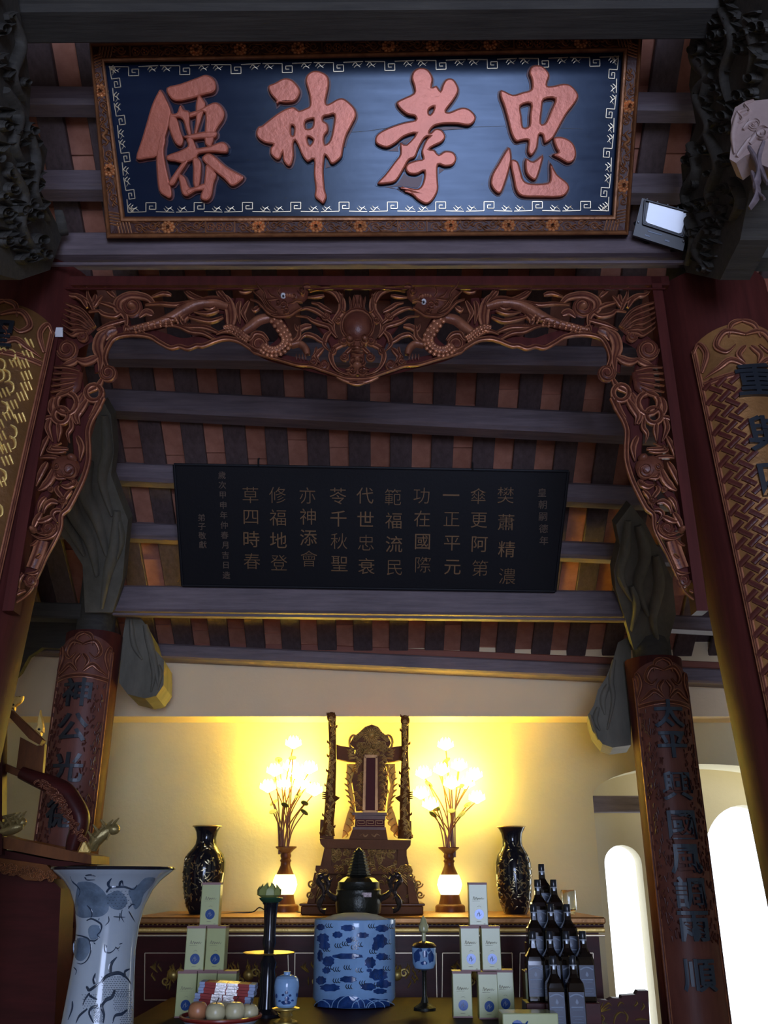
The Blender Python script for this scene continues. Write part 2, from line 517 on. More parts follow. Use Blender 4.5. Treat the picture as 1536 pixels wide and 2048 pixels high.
M['amber'] = glass('amber_spirit', (0.85, 0.42, 0.06))
M['label'] = plain('dark_blue_label', (0.010, 0.024, 0.060), 0.3)
M['labelink'] = plain('silver_label_ink', (0.17, 0.22, 0.30), 0.4)
M['cap'] = plain('black_bottle_cap', (0.015, 0.018, 0.024), 0.22)
M['capband'] = plain('silver_neck_band', (0.42, 0.47, 0.52), 0.3, 0.3)
M['apple'] = plain('pale_apple', (0.55, 0.50, 0.30), 0.3, vary=0.15, bs=60)
M['peach'] = plain('orange_fruit', (0.48, 0.20, 0.09), 0.35, vary=0.2, bs=60)
M['stem'] = plain('fruit_stalk', (0.05, 0.035, 0.02), 0.7)
M['redlac'] = plain('red_lacquer_rim', (0.22, 0.022, 0.016), 0.28)
M['redpaper'] = plain('red_paper', (0.30, 0.018, 0.014), 0.6)
M['bluepaper'] = plain('pale_blue_paper', (0.30, 0.38, 0.58), 0.6)
M['silver'] = plain('silver_foil', (0.62, 0.58, 0.55), 0.25, 0.8, 0.003, 120)
M['purple'] = plain('dark_plum_tablet', (0.105, 0.020, 0.016), 0.5, Specular_IOR_Level=0.1)
M['brownboard'] = wood('brown_red_couplet_board', (0.12, 0.036, 0.024), (0.22, 0.075, 0.05), 0.45, (20, 20, 3), 0.4, 0.3)
M['cord'] = plain('black_cord', (0.02, 0.02, 0.02), 0.5)
# ================================================================ THE SETTING
def struct(o): o['kind'] = 'structure'; return o
def roofz(Y): return 7.35 - 0.7 * Y
mb = MB(); mb.box((0, 1.5, -0.05), (9.0, 13.0, 0.1)); struct(mb.build('floor', M['floor']))
mb = MB(); mb.box((-4.3, 1.4, 2.95), (0.2, 12.2, 5.9)); struct(mb.build('wall_left', M['wall2']))
mb = MB(); mb.box((4.3, 1.4, 2.95), (0.2, 12.2, 5.9)); struct(mb.build('wall_right', M['wall2']))
mb = MB()
mb.box((-2.6, -4.5, 1.75), (3.4, 0.2, 3.5)); mb.box((3.1, -4.5, 1.75), (2.4, 0.2, 3.5)); mb.box((0.5, -4.5, 3.35), (2.8, 0.2, 0.3))
struct(mb.build('wall_front', M['wall2']))
# rear wall: a plaster band above, the lower wall set back below its ledge, an arched passage at the right
YU, YL = 6.22, 6.48
LEDGE = P(700, 1433, YU).z
XA, XB = P(1186, 1600, YL).x, P(1640, 1600, YL).x
ZS, ZA = P(1186, 1594, YL).z, P(1400, 1528, YL).z
def arch_slices(mb, x0, x1, zs, za, ztop, yf, yb, n=20, zlo=None):
    """wall above an arched opening, with the soffit and jambs of the opening"""
    zf = lambda x: zs + (za - zs) * math.sqrt(max(0, 1 - ((2 * x - x0 - x1) / (x1 - x0)) ** 2))
    xs = [(x0 + x1) / 2 - (x1 - x0) / 2 * math.cos(math.pi * k / n) for k in range(n + 1)]
    for k in range(n):
        a, b = xs[k], xs[k + 1]; za_, zb_ = zf(a), zf(b)
        mb.hexa([V((a, yf, za_)), V((b, yf, zb_)), V((b, yb, zb_)), V((a, yb, za_))], [V((a, yf, ztop)), V((b, yf, ztop)), V((b, yb, ztop)), V((a, yb, ztop))])
mb = MB()
mb.box(((-4.2 + XA) / 2, (YL + YL + 0.3) / 2, LEDGE / 2), (XA + 4.2, 0.3, LEDGE))
arch_slices(mb, XA, XB, ZS, ZA, LEDGE, YL, YL + 0.3)
mb.box(((XB + 4.2) / 2, YL + 0.15, LEDGE / 2), (4.2 - XB, 0.3, LEDGE))
struct(mb.build('wall_back', M['wall']))
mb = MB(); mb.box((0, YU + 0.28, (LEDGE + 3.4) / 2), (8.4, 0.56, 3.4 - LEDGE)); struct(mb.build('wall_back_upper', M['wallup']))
# the porch wall seen through the passage, with two arched windows onto the daylight
YO = 7.5
w1a, w1b = P(1212, 1760, YO).x, P(1287, 1760, YO).x
w2a, w2b = P(1418, 1760, YO).x, P(1600, 1760, YO).x
z1s, z1t = P(1240, 1728, YO).z, P(1245, 1690, YO).z
z2s, z2t = P(1420, 1715, YO).z, P(1500, 1610, YO).z
mb = MB()
for a, b in ((0.6, w1a), (w1b, w2a), (w2b, 4.2)):
    mb.box(((a + b) / 2, YO + 0.1, 1.7), (b - a, 0.2, 3.4))
arch_slices(mb, w1a, w1b, z1s, z1t, 3.4, YO, YO + 0.2)
arch_slices(mb, w2a, w2b, z2s, z2t, 3.4, YO, YO + 0.2)
struct(mb.build('wall_outer', M['wall2']))
mb = MB(); mb.box((0.6, 7.14, 1.7), (0.2, 0.72, 3.4)); struct(mb.build('wall_passage', M['wall2']))
mb = MB(); mb.box((2.4, 7.1, 3.45), (3.8, 1.1, 0.1)); struct(mb.build('ceiling_passage', M['wall2']))
mb = MB(); mb.beam(V((0.70, 7.1, P(1172, 1609, 7.1).z)), P(1390, 1609, 7.1), 0.16, 0.115, 0.008)
tag(mb.build('lintel_beam', M['beam']), 'short grey beam crossing the arched passage behind the right rear column', 'beam', kind='thing')
# ---------------------------------------------------------------- roof: boards over, laths, tiles, purlins
roof = bpy.data.objects.new('ceiling', None); COL.objects.link(roof); roof['kind'] = 'structure'
mb = MB()
mb.hexa([V((-4.4, 1.9, roofz(1.9) + 0.06)), V((4.4, 1.9, roofz(1.9) + 0.06)), V((4.4, 6.6, roofz(6.6) + 0.06)), V((-4.4, 6.6, roofz(6.6) + 0.06))],
        [V((-4.4, 1.9, roofz(1.9) + 0.16)), V((4.4, 1.9, roofz(1.9) + 0.16)), V((4.4, 6.6, roofz(6.6) + 0.16)), V((-4.4, 6.6, roofz(6.6) + 0.16))])
mb.hexa([V((-4.4, -4.7, 3.3)), V((4.4, -4.7, 3.3)), V((4.4, 1.95, roofz(1.9) + 0.06)), V((-4.4, 1.95, roofz(1.9) + 0.06))],
        [V((-4.4, -4.7, 3.4)), V((4.4, -4.7, 3.4)), V((4.4, 1.95, roofz(1.9) + 0.16)), V((-4.4, 1.95, roofz(1.9) + 0.16))])
mb.build('roof_boarding', M['rafter'], roof)
SL = V((0, 1, -0.7)).normalized(); RN = V((0, 0.7, 1)).normalized()
lath = None
PITCH = 0.25; X0 = 0.228
for k in range(-13, 12):
    x = X0 + (k + 0.5) * PITCH
    if lath is None:
        mb = MB()
        a, b = V((x, 2.2, roofz(2.2))), V((x, 6.34, roofz(6.34)))
        mb.beam(a - RN * 0.018, b - RN * 0.018, 0.132, 0.034, 0.004, up=RN)
        lath = mb.build('rafter', M['rafter'], roof); lath.location = (0, 0, 0); lx = x
    else:
        o = lath.copy(); COL.objects.link(o); o.location = (x - lx, 0, random.uniform(-0.004, 0.004))
# tiles: the soffit row between each pair of laths
mb = MB()
tl = 0.285
mb.hexa([V((-0.115, 0, 0)) , V((0.115, 0, 0)), V((0.115, 0, 0)) + SL * tl, V((-0.115, 0, 0)) + SL * tl],
        [V((-0.115, 0, 0)) + RN * 0.014, V((0.115, 0, 0)) + RN * 0.014, V((0.115, 0, 0)) + SL * tl + RN * 0.014, V((-0.115, 0, 0)) + SL * tl + RN * 0.014])
tile0 = mb.build('roof_tile', M['tile'], roof)
first = True; count = 0
for k in range(-9, 8):
    x = X0 + k * PITCH
    j = 0
    Y = 2.5 + random.uniform(0, 0.16)
    while Y < 6.2 and count < 292:
        off = (-0.002 if j % 2 else 0.012)
        o = tile0 if first else tile0.copy()
        if not first: COL.objects.link(o)
        first = False
        p = V((x + random.uniform(-0.004, 0.004), Y, roofz(Y))) + RN * (0.004 + off)
        o.location = p; o.rotation_euler = (random.uniform(-0.012, 0.012), random.uniform(-0.012, 0.012), random.uniform(-0.01, 0.01))
        Y += tl * SL.y * 0.985; j += 1; count += 1
def purlin(a, b, Y, h, ch=0.02, mat='beam', drop=None):
    """round-edged bar right under the laths; a, b are points it passes through at depth Y"""
    p, q = P(a[0], a[1], Y), P(b[0], b[1], Y)
    t = (q - p) / (q.x - p.x)
    p2 = p + t * (-2.9 - p.x); q2 = q + t * (2.9 - q.x)
    m_ = MB(); m_.beam(p2, q2, h, h, ch); return m_.build('purlin', M[mat], roof)
for (ly, ry, h) in ((205, 215, 0.115), (372, 378, 0.125), (706, 722, 0.13), (808, 858, 0.145), (948, 995, 0.125), (1063, 1108, 0.115)):
    a, b = (240, ly), (1250, ry)
    t_ = math.tan(TH + math.atan((1024 - (ly + ry) / 2) / F)); Ym = (5.85 - 0.05 - h * 0.62) / (t_ + 0.7)
    purlin(a, b, Ym, h)
# wall plate at the eave with the red board over it
def across(a, b, Y, w_, h, ch, mat, name, x0=-4.2, x1=4.2):
    p, q = P(a[0], a[1], Y), P(b[0], b[1], Y); t = (q - p) / (q.x - p.x)
    m_ = MB(); m_.beam(p + t * (x0 - p.x), q + t * (x1 - q.x), w_, h, ch); return m_.build(name, M[mat])
struct(across((330, 1306), (1200, 1346), 6.13, 0.16, 0.10, 0.012, 'beam', 'trim_1'))
M['redboard'] = wood('red_brown_board', (0.20, 0.055, 0.03), (0.30, 0.09, 0.05), 0.6)
struct(across((330, 1284), (1200, 1322), 6.20, 0.05, 0.05, 0.006, 'redboard', 'trim_2'))
# ================================================================ BEAMS
def fixed_beam(name, a, b, Y, w_, h, ch, mat, label, x0, x1, lip=None):
    o = across(a, b, Y, w_, h, ch, mat, name, x0, x1)
    return tag(o, label, 'beam', kind='thing')
b1 = fixed_beam('tie_beam', (90, 503), (1350, 499), 3.37, 0.135, 0.125, 0.012, 'beam', 'broad grey timber beam right under the large framed signboard', -1.6, 1.5)
p, q = P(90, 529, 3.30), P(1350, 525, 3.30); t = (q - p) / (q.x - p.x)
mb = MB(); mb.beam(p + t * (-1.5 - p.x), q + t * (1.4 - q.x), 0.02, 0.014, 0.003)
mb.build('edge_bead', M['beam'], b1)
b2 = fixed_beam('tie_beam', (250, 1203), (1250, 1214), 5.36, 0.17, 0.165, 0.014, 'beam', 'grey timber beam under the small black inscribed board', -1.75, 1.72)
p, q = P(250, 1229, 5.28), P(1250, 1240, 5.28); t = (q - p) / (q.x - p.x)
mb = MB(); mb.beam(p + t * (-1.65 - p.x), q + t * (1.62 - q.x), 0.03, 0.016, 0.003)
mb.build('edge_bead', M['beam'], b2)
fixed_beam('ridge_beam', (90, 22), (1350, 14), 2.62, 0.18, 0.19, 0.02, 'beam2', 'blackened beam along the top above the framed signboard', -2.6, 2.6)
fixed_beam('aisle_beam', (0, 1222), (150, 1226), 5.40, 0.12, 0.10, 0.01, 'beam2', 'dark beam running off from the left rear column head', -3.2, P(200, 1200, 5.4).x)
fixed_beam('aisle_beam', (1340, 1248), (1480, 1256), 5.40, 0.12, 0.09, 0.01, 'beam', 'grey beam running off from the right rear column head', P(1310, 1250, 5.4).x, 3.2)
fixed_beam('aisle_beam', (1420, 505), (1536, 505), 3.42, 0.12, 0.14, 0.01, 'beam2', 'dark beam meeting the right front column beyond the floodlight', P(1440, 505, 3.42).x, 2.6)
fixed_beam('aisle_board', (1440, 575), (1536, 575), 3.44, 0.05, 0.075, 0.006, 'redboard', 'red board beside the head of the right front column', P(1440, 575, 3.44).x, 2.6)
fixed_beam('aisle_beam', (0, 520), (100, 520), 3.42, 0.14, 0.16, 0.01, 'beam2', 'dark beam meeting the left front column head', -2.8, P(60, 520, 3.42).x)
# ================================================================ COLUMNS
def bend_glyph(mb, t, rnd, u0, z, size, off, depth, fat=0.02):
    v, f = glyph(t, fat, depth / size / 2)
    if not v: return
    v, f = slice_mesh(v, f, 0.12)
    R = rnd.r(z) + off
    pts = []
    for p in v:
        q, n = rnd.at(u0 + p.x * size / R, z + p.y * size, off + p.z * size)
        pts.append(q)
    mb.add(pts, f)
def sector(mb, rnd, u0, u1, z0, z1, off, th, n=18, crown=None, m=8):
    G = []
    for k in range(n + 1):
        u = u0 + (u1 - u0) * k / n
        top = z1 + (crown(k / n) if crown else 0)
        zs = [z0 + (top - z0) * j / m for j in range(m + 1)]
        G.append(([mb.vert(rnd.at(u, z, off + th)[0]) for z in zs], [mb.vert(rnd.at(u, z, off)[0]) for z in zs]))
    for k in range(n):
        (f0, b0), (f1, b1) = G[k], G[k + 1]
        for j in range(m): mb.f.append([f0[j], f1[j], f1[j + 1], f0[j + 1]])
        mb.f += [[f0[m], f1[m], b1[m], b0[m]], [b0[0], b1[0], f1[0], f0[0]]]
    for (f, b_), fl in ((G[0], 1), (G[-1], 0)):
        for j in range(m):
            q = [b_[j], f[j], f[j + 1], b_[j + 1]]
            mb.f.append(q if fl else q[::-1])
class Arc:                       # angle/height drawing on a column: x = angle*radius (m), y = height
    def __init__(s, rnd, u0, z0, off): s.r, s.u0, s.z0, s.o = rnd, u0, z0, off
def arcrib(mb, rnd, u0, pts, wd, h, off, prof=RIDGE, gil=1.0, sub=5, taper=(0.5, 0.15)):
    P3, NN = [], []
    for a, z in crom(pts, sub):
        p, n = rnd.at(u0 + a / rnd.r(z), z, off); P3.append(p); NN.append(n)
    rib(mb, P3, NN, [wd / 2] * len(P3), h, prof, taper, gil)
def column(label, px, py, Y, r, ztop, bare, btop, half, chars, cz, csize, cmat, bmat, lattice, base_lac='redwood', hood=True, lean=0.0, rlow=None):
    c = P(px, py, Y); x = c.x
    root = thing('column', label, 'column', (x, Y, 0), kind='thing')
    rl = rlow or r
    R = Round(x, Y, lambda z: rl + (r - rl) * max(0.0, min(1.0, (z - 0.8) / 2.8)), lean, c.z)
    mb = MB(); rows = []
    for k in range(17):
        z = ztop * k / 16
        rows.append([mb.vert(R.at(2 * math.pi * q / 40, z, 0.006 if k == 0 else 0)[0]) for q in range(40)])
    for a in range(16):
        for q in range(40): mb.f.append([rows[a][q], rows[a][(q + 1) % 40], rows[a + 1][(q + 1) % 40], rows[a + 1][q]])
    mb.f += [rows[0][::-1], rows[-1]]
    mb.build('shaft', M[base_lac], root, True)
    if bare > ztop:
        mb = MB(); mb.lathe([(r * 0.7, ztop), (r * 0.7, bare)], (x, Y, 0), 12); mb.build('bare_post', M['beam2'], root, True)
    u = half
    mb = MB(); sector(mb, R, -u, u, 0.35, btop, 0.0, 0.018, crown=(lambda t: 0.09 * math.sin(math.pi * t) ** 0.6) if hood else None)
    bd = mb.build('couplet_board', M[bmat], root, True)
    for s in (-1, 1):
        mb = MB(); arcrib(mb, R, s * u * 0.97, [(0, 0.36), (0, (btop) * 0.5), (0, btop)], 0.026, 0.016, 0.012, taper=(1, 1)); mb.build('border_moulding', M['carve'], root, True)
    # hood carving over the lettering
    mb = MB()
    w_ = u * r
    for s in (-1, 1):
        arcrib(mb, R, 0, [(0, btop + 0.03), (s * w_ * 0.35, btop + 0.05), (s * w_ * 0.55, btop - 0.01), (s * w_ * 0.4, btop - 0.05), (s * w_ * 0.22, btop - 0.02)], 0.03, 0.02, 0.02)
        arcrib(mb, R, 0, [(s * w_ * 0.9, btop - 0.12), (s * w_ * 0.75, btop - 0.04), (s * w_ * 0.85, btop + 0.02), (s * w_ * 0.98, btop - 0.02)], 0.028, 0.018, 0.02)
        arcrib(mb, R, 0, [(s * w_ * 0.1, btop - 0.13), (s * w_ * 0.35, btop - 0.09), (s * w_ * 0.6, btop - 0.12), (s * w_ * 0.88, btop - 0.15)], 0.03, 0.016, 0.02)
        arcrib(mb, R, 0, [(0, btop + 0.10), (s * w_ * 0.22, btop + 0.08), (s * w_ * 0.3, btop + 0.02)], 0.026, 0.018, 0.02)
        arcrib(mb, R, 0, [(s * w_ * 0.05, btop - 0.03), (s * w_ * 0.2, btop - 0.07), (s * w_ * 0.12, btop - 0.11)], 0.03, 0.02, 0.02)
    arcrib(mb, R, 0, [(-w_ * 0.9, btop - 0.175), (0, btop - 0.155), (w_ * 0.9, btop - 0.175)], 0.03, 0.014, 0.016, taper=(1, 1))
    mb.build('carved_hood', M['carve'], root, True, kind='stuff')
    lattice(root, R, u, btop - 0.18)
    for t, z, du in chars_at(chars, cz):
        mb = MB(); bend_glyph(mb, t, R, du, z, csize, 0.017, 0.02); o = mb.build('character', M[cmat], root)
    return root, R
def chars_at(chars, cz):
    return [(c, z, 0.0) for c, z in zip(chars, cz)]
def lat_weave(root, R, u, ztop, zlow=1.55, w0=0.40, w1=0.97):
    mb = MB(); rr = R.r(0) ; s = 0.05; n = 0
    z = zlow
    row = 0
    while z < ztop:
        for sgn in (-1, 1):
            a0 = u * w0 * rr; a1 = u * w1 * rr
            a = a0 + (0.0 if row % 2 else s / 2)
            while a < a1:
                d = 1 if (row % 2) else -1
                arcrib(mb, R, 0, [(sgn * a - s * 0.42, z - 0.018 * d), (sgn * a, z), (sgn * a + s * 0.42, z + 0.018 * d)], 0.024, 0.012, 0.016, FLATP, 0.75, 1, (1, 1))
                a += s
        z += 0.036; row += 1
    mb.build('woven_relief', M['carve'], root, True, kind='stuff')
def lat_flames(root, R, u, ztop):
    mb = MB(); rr = R.r(0); rnd_ = random.Random(3)
    z = 1.6
    while z < ztop + 0.12:
        for k in range(7):
            a = (-0.88 + 1.62 * (k + rnd_.random()) / 7) * u * rr
            if abs(a) < 0.05 and z < ztop - 0.1: continue
            t = rnd_.random()
            if t < 0.55:
                for q in range(3):
                    arcrib(mb, R, 0, [(a + q * 0.013, z + q * 0.008), (a + 0.02 + q * 0.013, z - 0.035 + q * 0.008)], 0.009, 0.011, 0.016, FLATP, 1, 2, (1, 0.6))
            else:
                arcrib(mb, R, 0, [(a, z), (a + 0.022, z - 0.012), (a + 0.028, z - 0.045), (a + 0.012, z - 0.06)], 0.012, 0.012, 0.016, PEN, 1, 3)
        z += 0.05
    mb.build('flame_relief', M['gold'], root, True, kind='stuff')
def lat_grain(root, R, u, ztop):
    mb = MB(); rr = R.r(0); rnd_ = random.Random(5)
    for k in range(420):
        z = 1.2 + (ztop - 1.2) * rnd_.random(); s = rnd_.choice((-1, 1)); a = s * u * rr * (0.3 + 0.62 * rnd_.random())
        arcrib(mb, R, 0, [(a, z), (a + rnd_.uniform(-0.012, 0.012), z - rnd_.uniform(0.012, 0.035))], 0.010, 0.009, 0.016, FLATP, 0.9, 2, (1, 0.5))
    mb.build('grained_relief', M['carve'], root, True, kind='stuff')
def zs_at(px, pys, Y): return [P(px, y, Y).z for y in pys]
YF, YR = 3.56, 5.42
rtop = P(1440, 690, YF - 0.25).z
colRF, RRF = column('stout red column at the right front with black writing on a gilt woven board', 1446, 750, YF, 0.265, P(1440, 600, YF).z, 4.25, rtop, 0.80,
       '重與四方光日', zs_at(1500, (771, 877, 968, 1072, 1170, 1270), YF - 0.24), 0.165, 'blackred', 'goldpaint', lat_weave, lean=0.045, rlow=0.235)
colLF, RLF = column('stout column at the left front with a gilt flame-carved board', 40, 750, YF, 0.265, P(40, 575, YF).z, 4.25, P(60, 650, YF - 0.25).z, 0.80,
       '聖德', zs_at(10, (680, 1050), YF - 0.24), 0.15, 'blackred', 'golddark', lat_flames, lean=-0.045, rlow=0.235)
colRR, RRR = column('slimmer red column at the right rear with blue-black writing on its board', 1307, 1335, YR, 0.168, P(1307, 1322, YR).z, 3.3, P(1307, 1352, YR - 0.16).z, 1.0,
       '太平興國風調雨順', zs_at(1340, (1428, 1490, 1572, 1650, 1718, 1785, 1852, 1950), YR - 0.17), 0.165, 'bluepaint', 'brownboard', lat_grain)
colLR, RLR = column('slimmer dark red column at the left rear with black writing on its board', 186, 1300, YR, 0.168, P(186, 1272, YR).z, 3.3, P(186, 1300, YR - 0.16).z, 1.0,
       '神公光德', zs_at(165, (1385, 1455, 1535, 1625), YR - 0.17), 0.17, 'blackred', 'brownboard', lat_grain)
# ================================================================ LARGE SIGNBOARD
BL, BR, TL, TR = P(215, 477, 3.29), P(1255, 470, 3.29), P(178, 85, 2.84), P(1285, 62, 2.84)
SB = Flat((BL + BR) / 2, ((BR - BL).cross((TL + TR) / 2 - (BL + BR) / 2)))
sroot = thing('signboard', 'large black signboard with four copper-red characters in a carved gilt frame', 'signboard', (BL + BR) / 2, kind='thing')
def sbpt(x, y, off=0.0): return SB.hit(x, y, off)[0]
mb = MB()
mb.prism([sbpt(225, 465), sbpt(1248, 460), sbpt(1272, 80), sbpt(192, 98)], -SB.n * 0.04)
mb.build('panel', M['sign'], sroot)
# frame: four mitred rails, hollowed between two lips
OUT = [(213, 477), (1257, 470), (1286, 62), (178, 84)]
INN = [(250, 433), (1224, 430), (1246, 105), (210, 126)]
def frame_rail(a, b, c, d):
    m_ = MB()
    prof = [(0.0, 0.0), (0.0, 0.055), (0.10, 0.062), (0.16, 0.05), (0.24, 0.036), (0.72, 0.032), (0.80, 0.046), (0.9, 0.046), (1.0, 0.03), (1.0, 0.0)]
    rows = []
    for (o, i) in ((a, d), (b, c)):
        rows.append([m_.vert(sbpt(o[0] + (i[0] - o[0]) * t, o[1] + (i[1] - o[1]) * t, h), 0.35 if 0 < t < 0.2 or 0.75 < t < 1 else 0.0) for t, h in prof])
    for q in range(len(prof) - 1): m_.f.append([rows[0][q], rows[1][q], rows[1][q + 1], rows[0][q + 1]])
    m_.f.append([rows[0][0], rows[0][-1], rows[1][-1], rows[1][0]])
    return m_.build('frame_rail', M['frame'], sroot)
rails = [frame_rail(OUT[k], OUT[(k + 1) % 4], INN[(k + 1) % 4], INN[k]) for k in range(4)]
# carved flourishes in the hollow of each rail
R_ = random.Random(11)
def flourish(rail, a, b, wpx, seed):
    m_ = MB(); rr = random.Random(seed)
    L = math.hypot(b[0] - a[0], b[1] - a[1]); tx, ty = (b[0] - a[0]) / L, (b[1] - a[1]) / L; nx, ny = -ty, tx
    pt = lambda s, o: (a[0] + tx * s + nx * o, a[1] + ty * s + ny * o)
    h = wpx * 0.40
    cells = []
    s = 34.0
    plan = ['lobe', 'lobe', 'rose', 'lobe', 'lobe', 'hex', 'lobe', 'rose', 'lobe', 'lobe', 'lobe', 'rose'] if L > 500 else ['lobe', 'rose', 'lobe', 'lobe', 'beast']
    wid = {'lobe': 27, 'rose': 34, 'hex': 66, 'beast': 44}
    k = 0; d = 1
    while s < L - 34 - 27:
        t = plan[k % len(plan)]; k += 1
        if s + wid[t] > L - 34: t = 'lobe'
        if t == 'hex':
            for j in range(3):
                x, y = pt(s + 14 + j * 18, 0)
                ring(m_, SB, x, y, 8, 3.0, 0.014, 0.030, n=6)
                for q in range(3): dome(m_, SB, x + 3 * math.cos(q * 2.1), y + 3 * math.sin(q * 2.1), 2, 2, 0.012, 0.032, 6, 0.9, 2)
            for o in (-h, h): stroke(m_, SB, [pt(s + 3, o), pt(s + 32, o), pt(s + 62, o)], 3.0, 0.014, 0.030, taper=(1, 1))
            for o in (4, 62): stroke(m_, SB, [pt(s + o, -h), pt(s + o, h)], 3.0, 0.014, 0.030, taper=(1, 1))
        elif t == 'rose':
            x, y = pt(s + 17, 0)
            for R2, n_, w_ in ((11, 9, 4.6), (6, 6, 4.0)):
                for j in range(n_):
                    q = (j + 0.5 * (R2 < 8)) * 2 * math.pi / n_
                    dome(m_, SB, x + R2 * math.cos(q), y + R2 * 0.95 * math.sin(q), w_, w_, 0.014 + 0.004 * (R2 < 8), 0.028, 8, 0.75, 3)
            spiral(m_, SB, x, y, 4.5, 2.2, 0.024, 0.032, 1.4, rr.random() * 6)
            for j in (-1, 1):
                stroke(m_, SB, [pt(s + 2, j * h * 0.2), pt(s - 2, j * h * 0.7), pt(s + 6, j * h)], 4, 0.014, 0.030); stroke(m_, SB, [pt(s + 32, j * h * 0.2), pt(s + 36, j * h * 0.7), pt(s + 28, j * h)], 4, 0.014, 0.030)
        elif t == 'beast':
            stroke(m_, SB, [pt(s, h * 0.6), pt(s + 10, -h * 0.3), pt(s + 20, h * 0.4), pt(s + 32, -h * 0.3), pt(s + 40, h * 0.3)], 8, 0.020, 0.028, DOME, gil=1.0)
            for j in range(6): stroke(m_, SB, [pt(s + 4 + j * 6, h * 0.2), pt(s + 6 + j * 6, -h * 0.6 * (-1) ** j), pt(s + 10 + j * 6, -h * (-1) ** j)], 3, 0.016, 0.030)
        else:
            x, y = pt(s + 13, d * h * 0.22)
            spiral(m_, SB, x, y, h * 0.72, 3.4, 0.018, 0.029, 1.5, (math.pi if tx > 0.5 else 0) + rr.uniform(-0.5, 0.5), d)
            stroke(m_, SB, [pt(s - 6, -d * h * 0.9), pt(s + 6, -d * h * 0.75), pt(s + 18, -d * h * 0.85), pt(s + 30, -d * h * 0.4)], 3.6, 0.016, 0.029)
            for j in range(3): stroke(m_, SB, [pt(s + 16 + j * 4, d * h * 0.1), pt(s + 22 + j * 3, d * h * (0.55 - 0.3 * j)), pt(s + 28 + j * 2, d * h * (1.0 - 0.4 * j))], 3.4, 0.016, 0.029, DOME, 4, (0.5, 0.1))
            stroke(m_, SB, [pt(s + 2, d * h * 0.9), pt(s + 8, d * h), pt(s + 14, d * h * 0.95)], 3, 0.014, 0.029)
            d = -d
        s += wid[t]
    for e, sg in ((a, 1), (b, -1)):
        for j in range(5):
            q0 = (e[0] + sg * tx * (2 + j * 6) + nx * -wpx * 0.4, e[1] + sg * ty * (2 + j * 6) + ny * -wpx * 0.4)
            q1 = (e[0] + sg * tx * (8 + j * 6) + nx * wpx * 0.4, e[1] + sg * ty * (8 + j * 6) + ny * wpx * 0.4)
            stroke(m_, SB, [q0, q1], 3.2, 0.01, 0.032, taper=(1, 1))
    m_.build('carved_flourish', M['frame'], rail, True, kind='stuff')
MID = [((OUT[k][0] + INN[k][0]) / 2, (OUT[k][1] + INN[k][1]) / 2) for k in range(4)]
for k in range(4): flourish(rails[k], MID[k], MID[(k + 1) % 4], 30 if k % 2 == 0 else 27, 20 + k)
# key-fret border inside the frame
m_ = MB()
def fret(a, b, inward, step, cell):
    L = math.hypot(b[0] - a[0], b[1] - a[1]); tx, ty = (b[0] - a[0]) / L, (b[1] - a[1]) / L; nx, ny = -ty * inward, tx * inward
    pt = lambda s, o: (a[0] + tx * s + nx * o, a[1] + ty * s + ny * o)
    n = max(1, round(L / step)); st = L / n
    for k in range(n):
        s = k * st; c = cell
        m0 = s + st * 0.5
        P_ = [pt(m0 - c, 4), pt(m0 - c, 4 + 2 * c * 0.9), pt(m0 + c, 4 + 2 * c * 0.9), pt(m0 + c, 4 + c * 0.5), pt(m0 - c * 0.3, 4 + c * 0.5), pt(m0 - c * 0.3, 4 + c * 1.15), pt(m0 + c * 0.4, 4 + c * 1.15)]
        lines = [P_, [pt(s + 2, 3), pt(m0 - c, 4)], [pt(m0 + c, 4), pt(s + st - 2, 3)]]
        for ln in lines:
            for i in range(len(ln) - 1):
                stroke(m_, SB, [ln[i], ln[i + 1]], 2.3, 0.006, 0.0, PEN, 1, (1, 1), 1, False)
        for e in (-1, 1):
            q = m0 + e * st * 0.36
            stroke(m_, SB, [pt(q - 9, 11), pt(q - 3, 5), pt(q + 3, 11), pt(q + 10, 6)], 2.4, 0.006, 0.0, PEN, 4, (0.6, 0.4))
            stroke(m_, SB, [pt(q - 6, 15), pt(q, 10), pt(q + 7, 14)], 2.0, 0.006, 0.0, PEN, 4, (0.6, 0.4))
I4 = [(254, 428), (1219, 425), (1240, 110), (216, 131)]
fret(I4[0], I4[1], -1, 96, 10); fret(I4[3], I4[2], 1, 100, 10); fret(I4[3], I4[0], -1, 74, 9); fret(I4[2], I4[1], 1, 78, 9)
m_.build('key_fret_border', M['goldline'], sroot, False, kind='stuff')
# the crack across the panel
m_ = MB()
for pts in ([(505, 262), (560, 258), (640, 262), (700, 264), (735, 262)], [(735, 262), (810, 252), (870, 254), (940, 254), (1010, 252)], [(1010, 254), (1060, 256), (1110, 256), (1165, 258)]):
    stroke(m_, SB, pts, 2.2, 0.002, 0.0, PEN, 4, (0.5, 0.3))
m_.build('crack', M['blackred'], sroot)
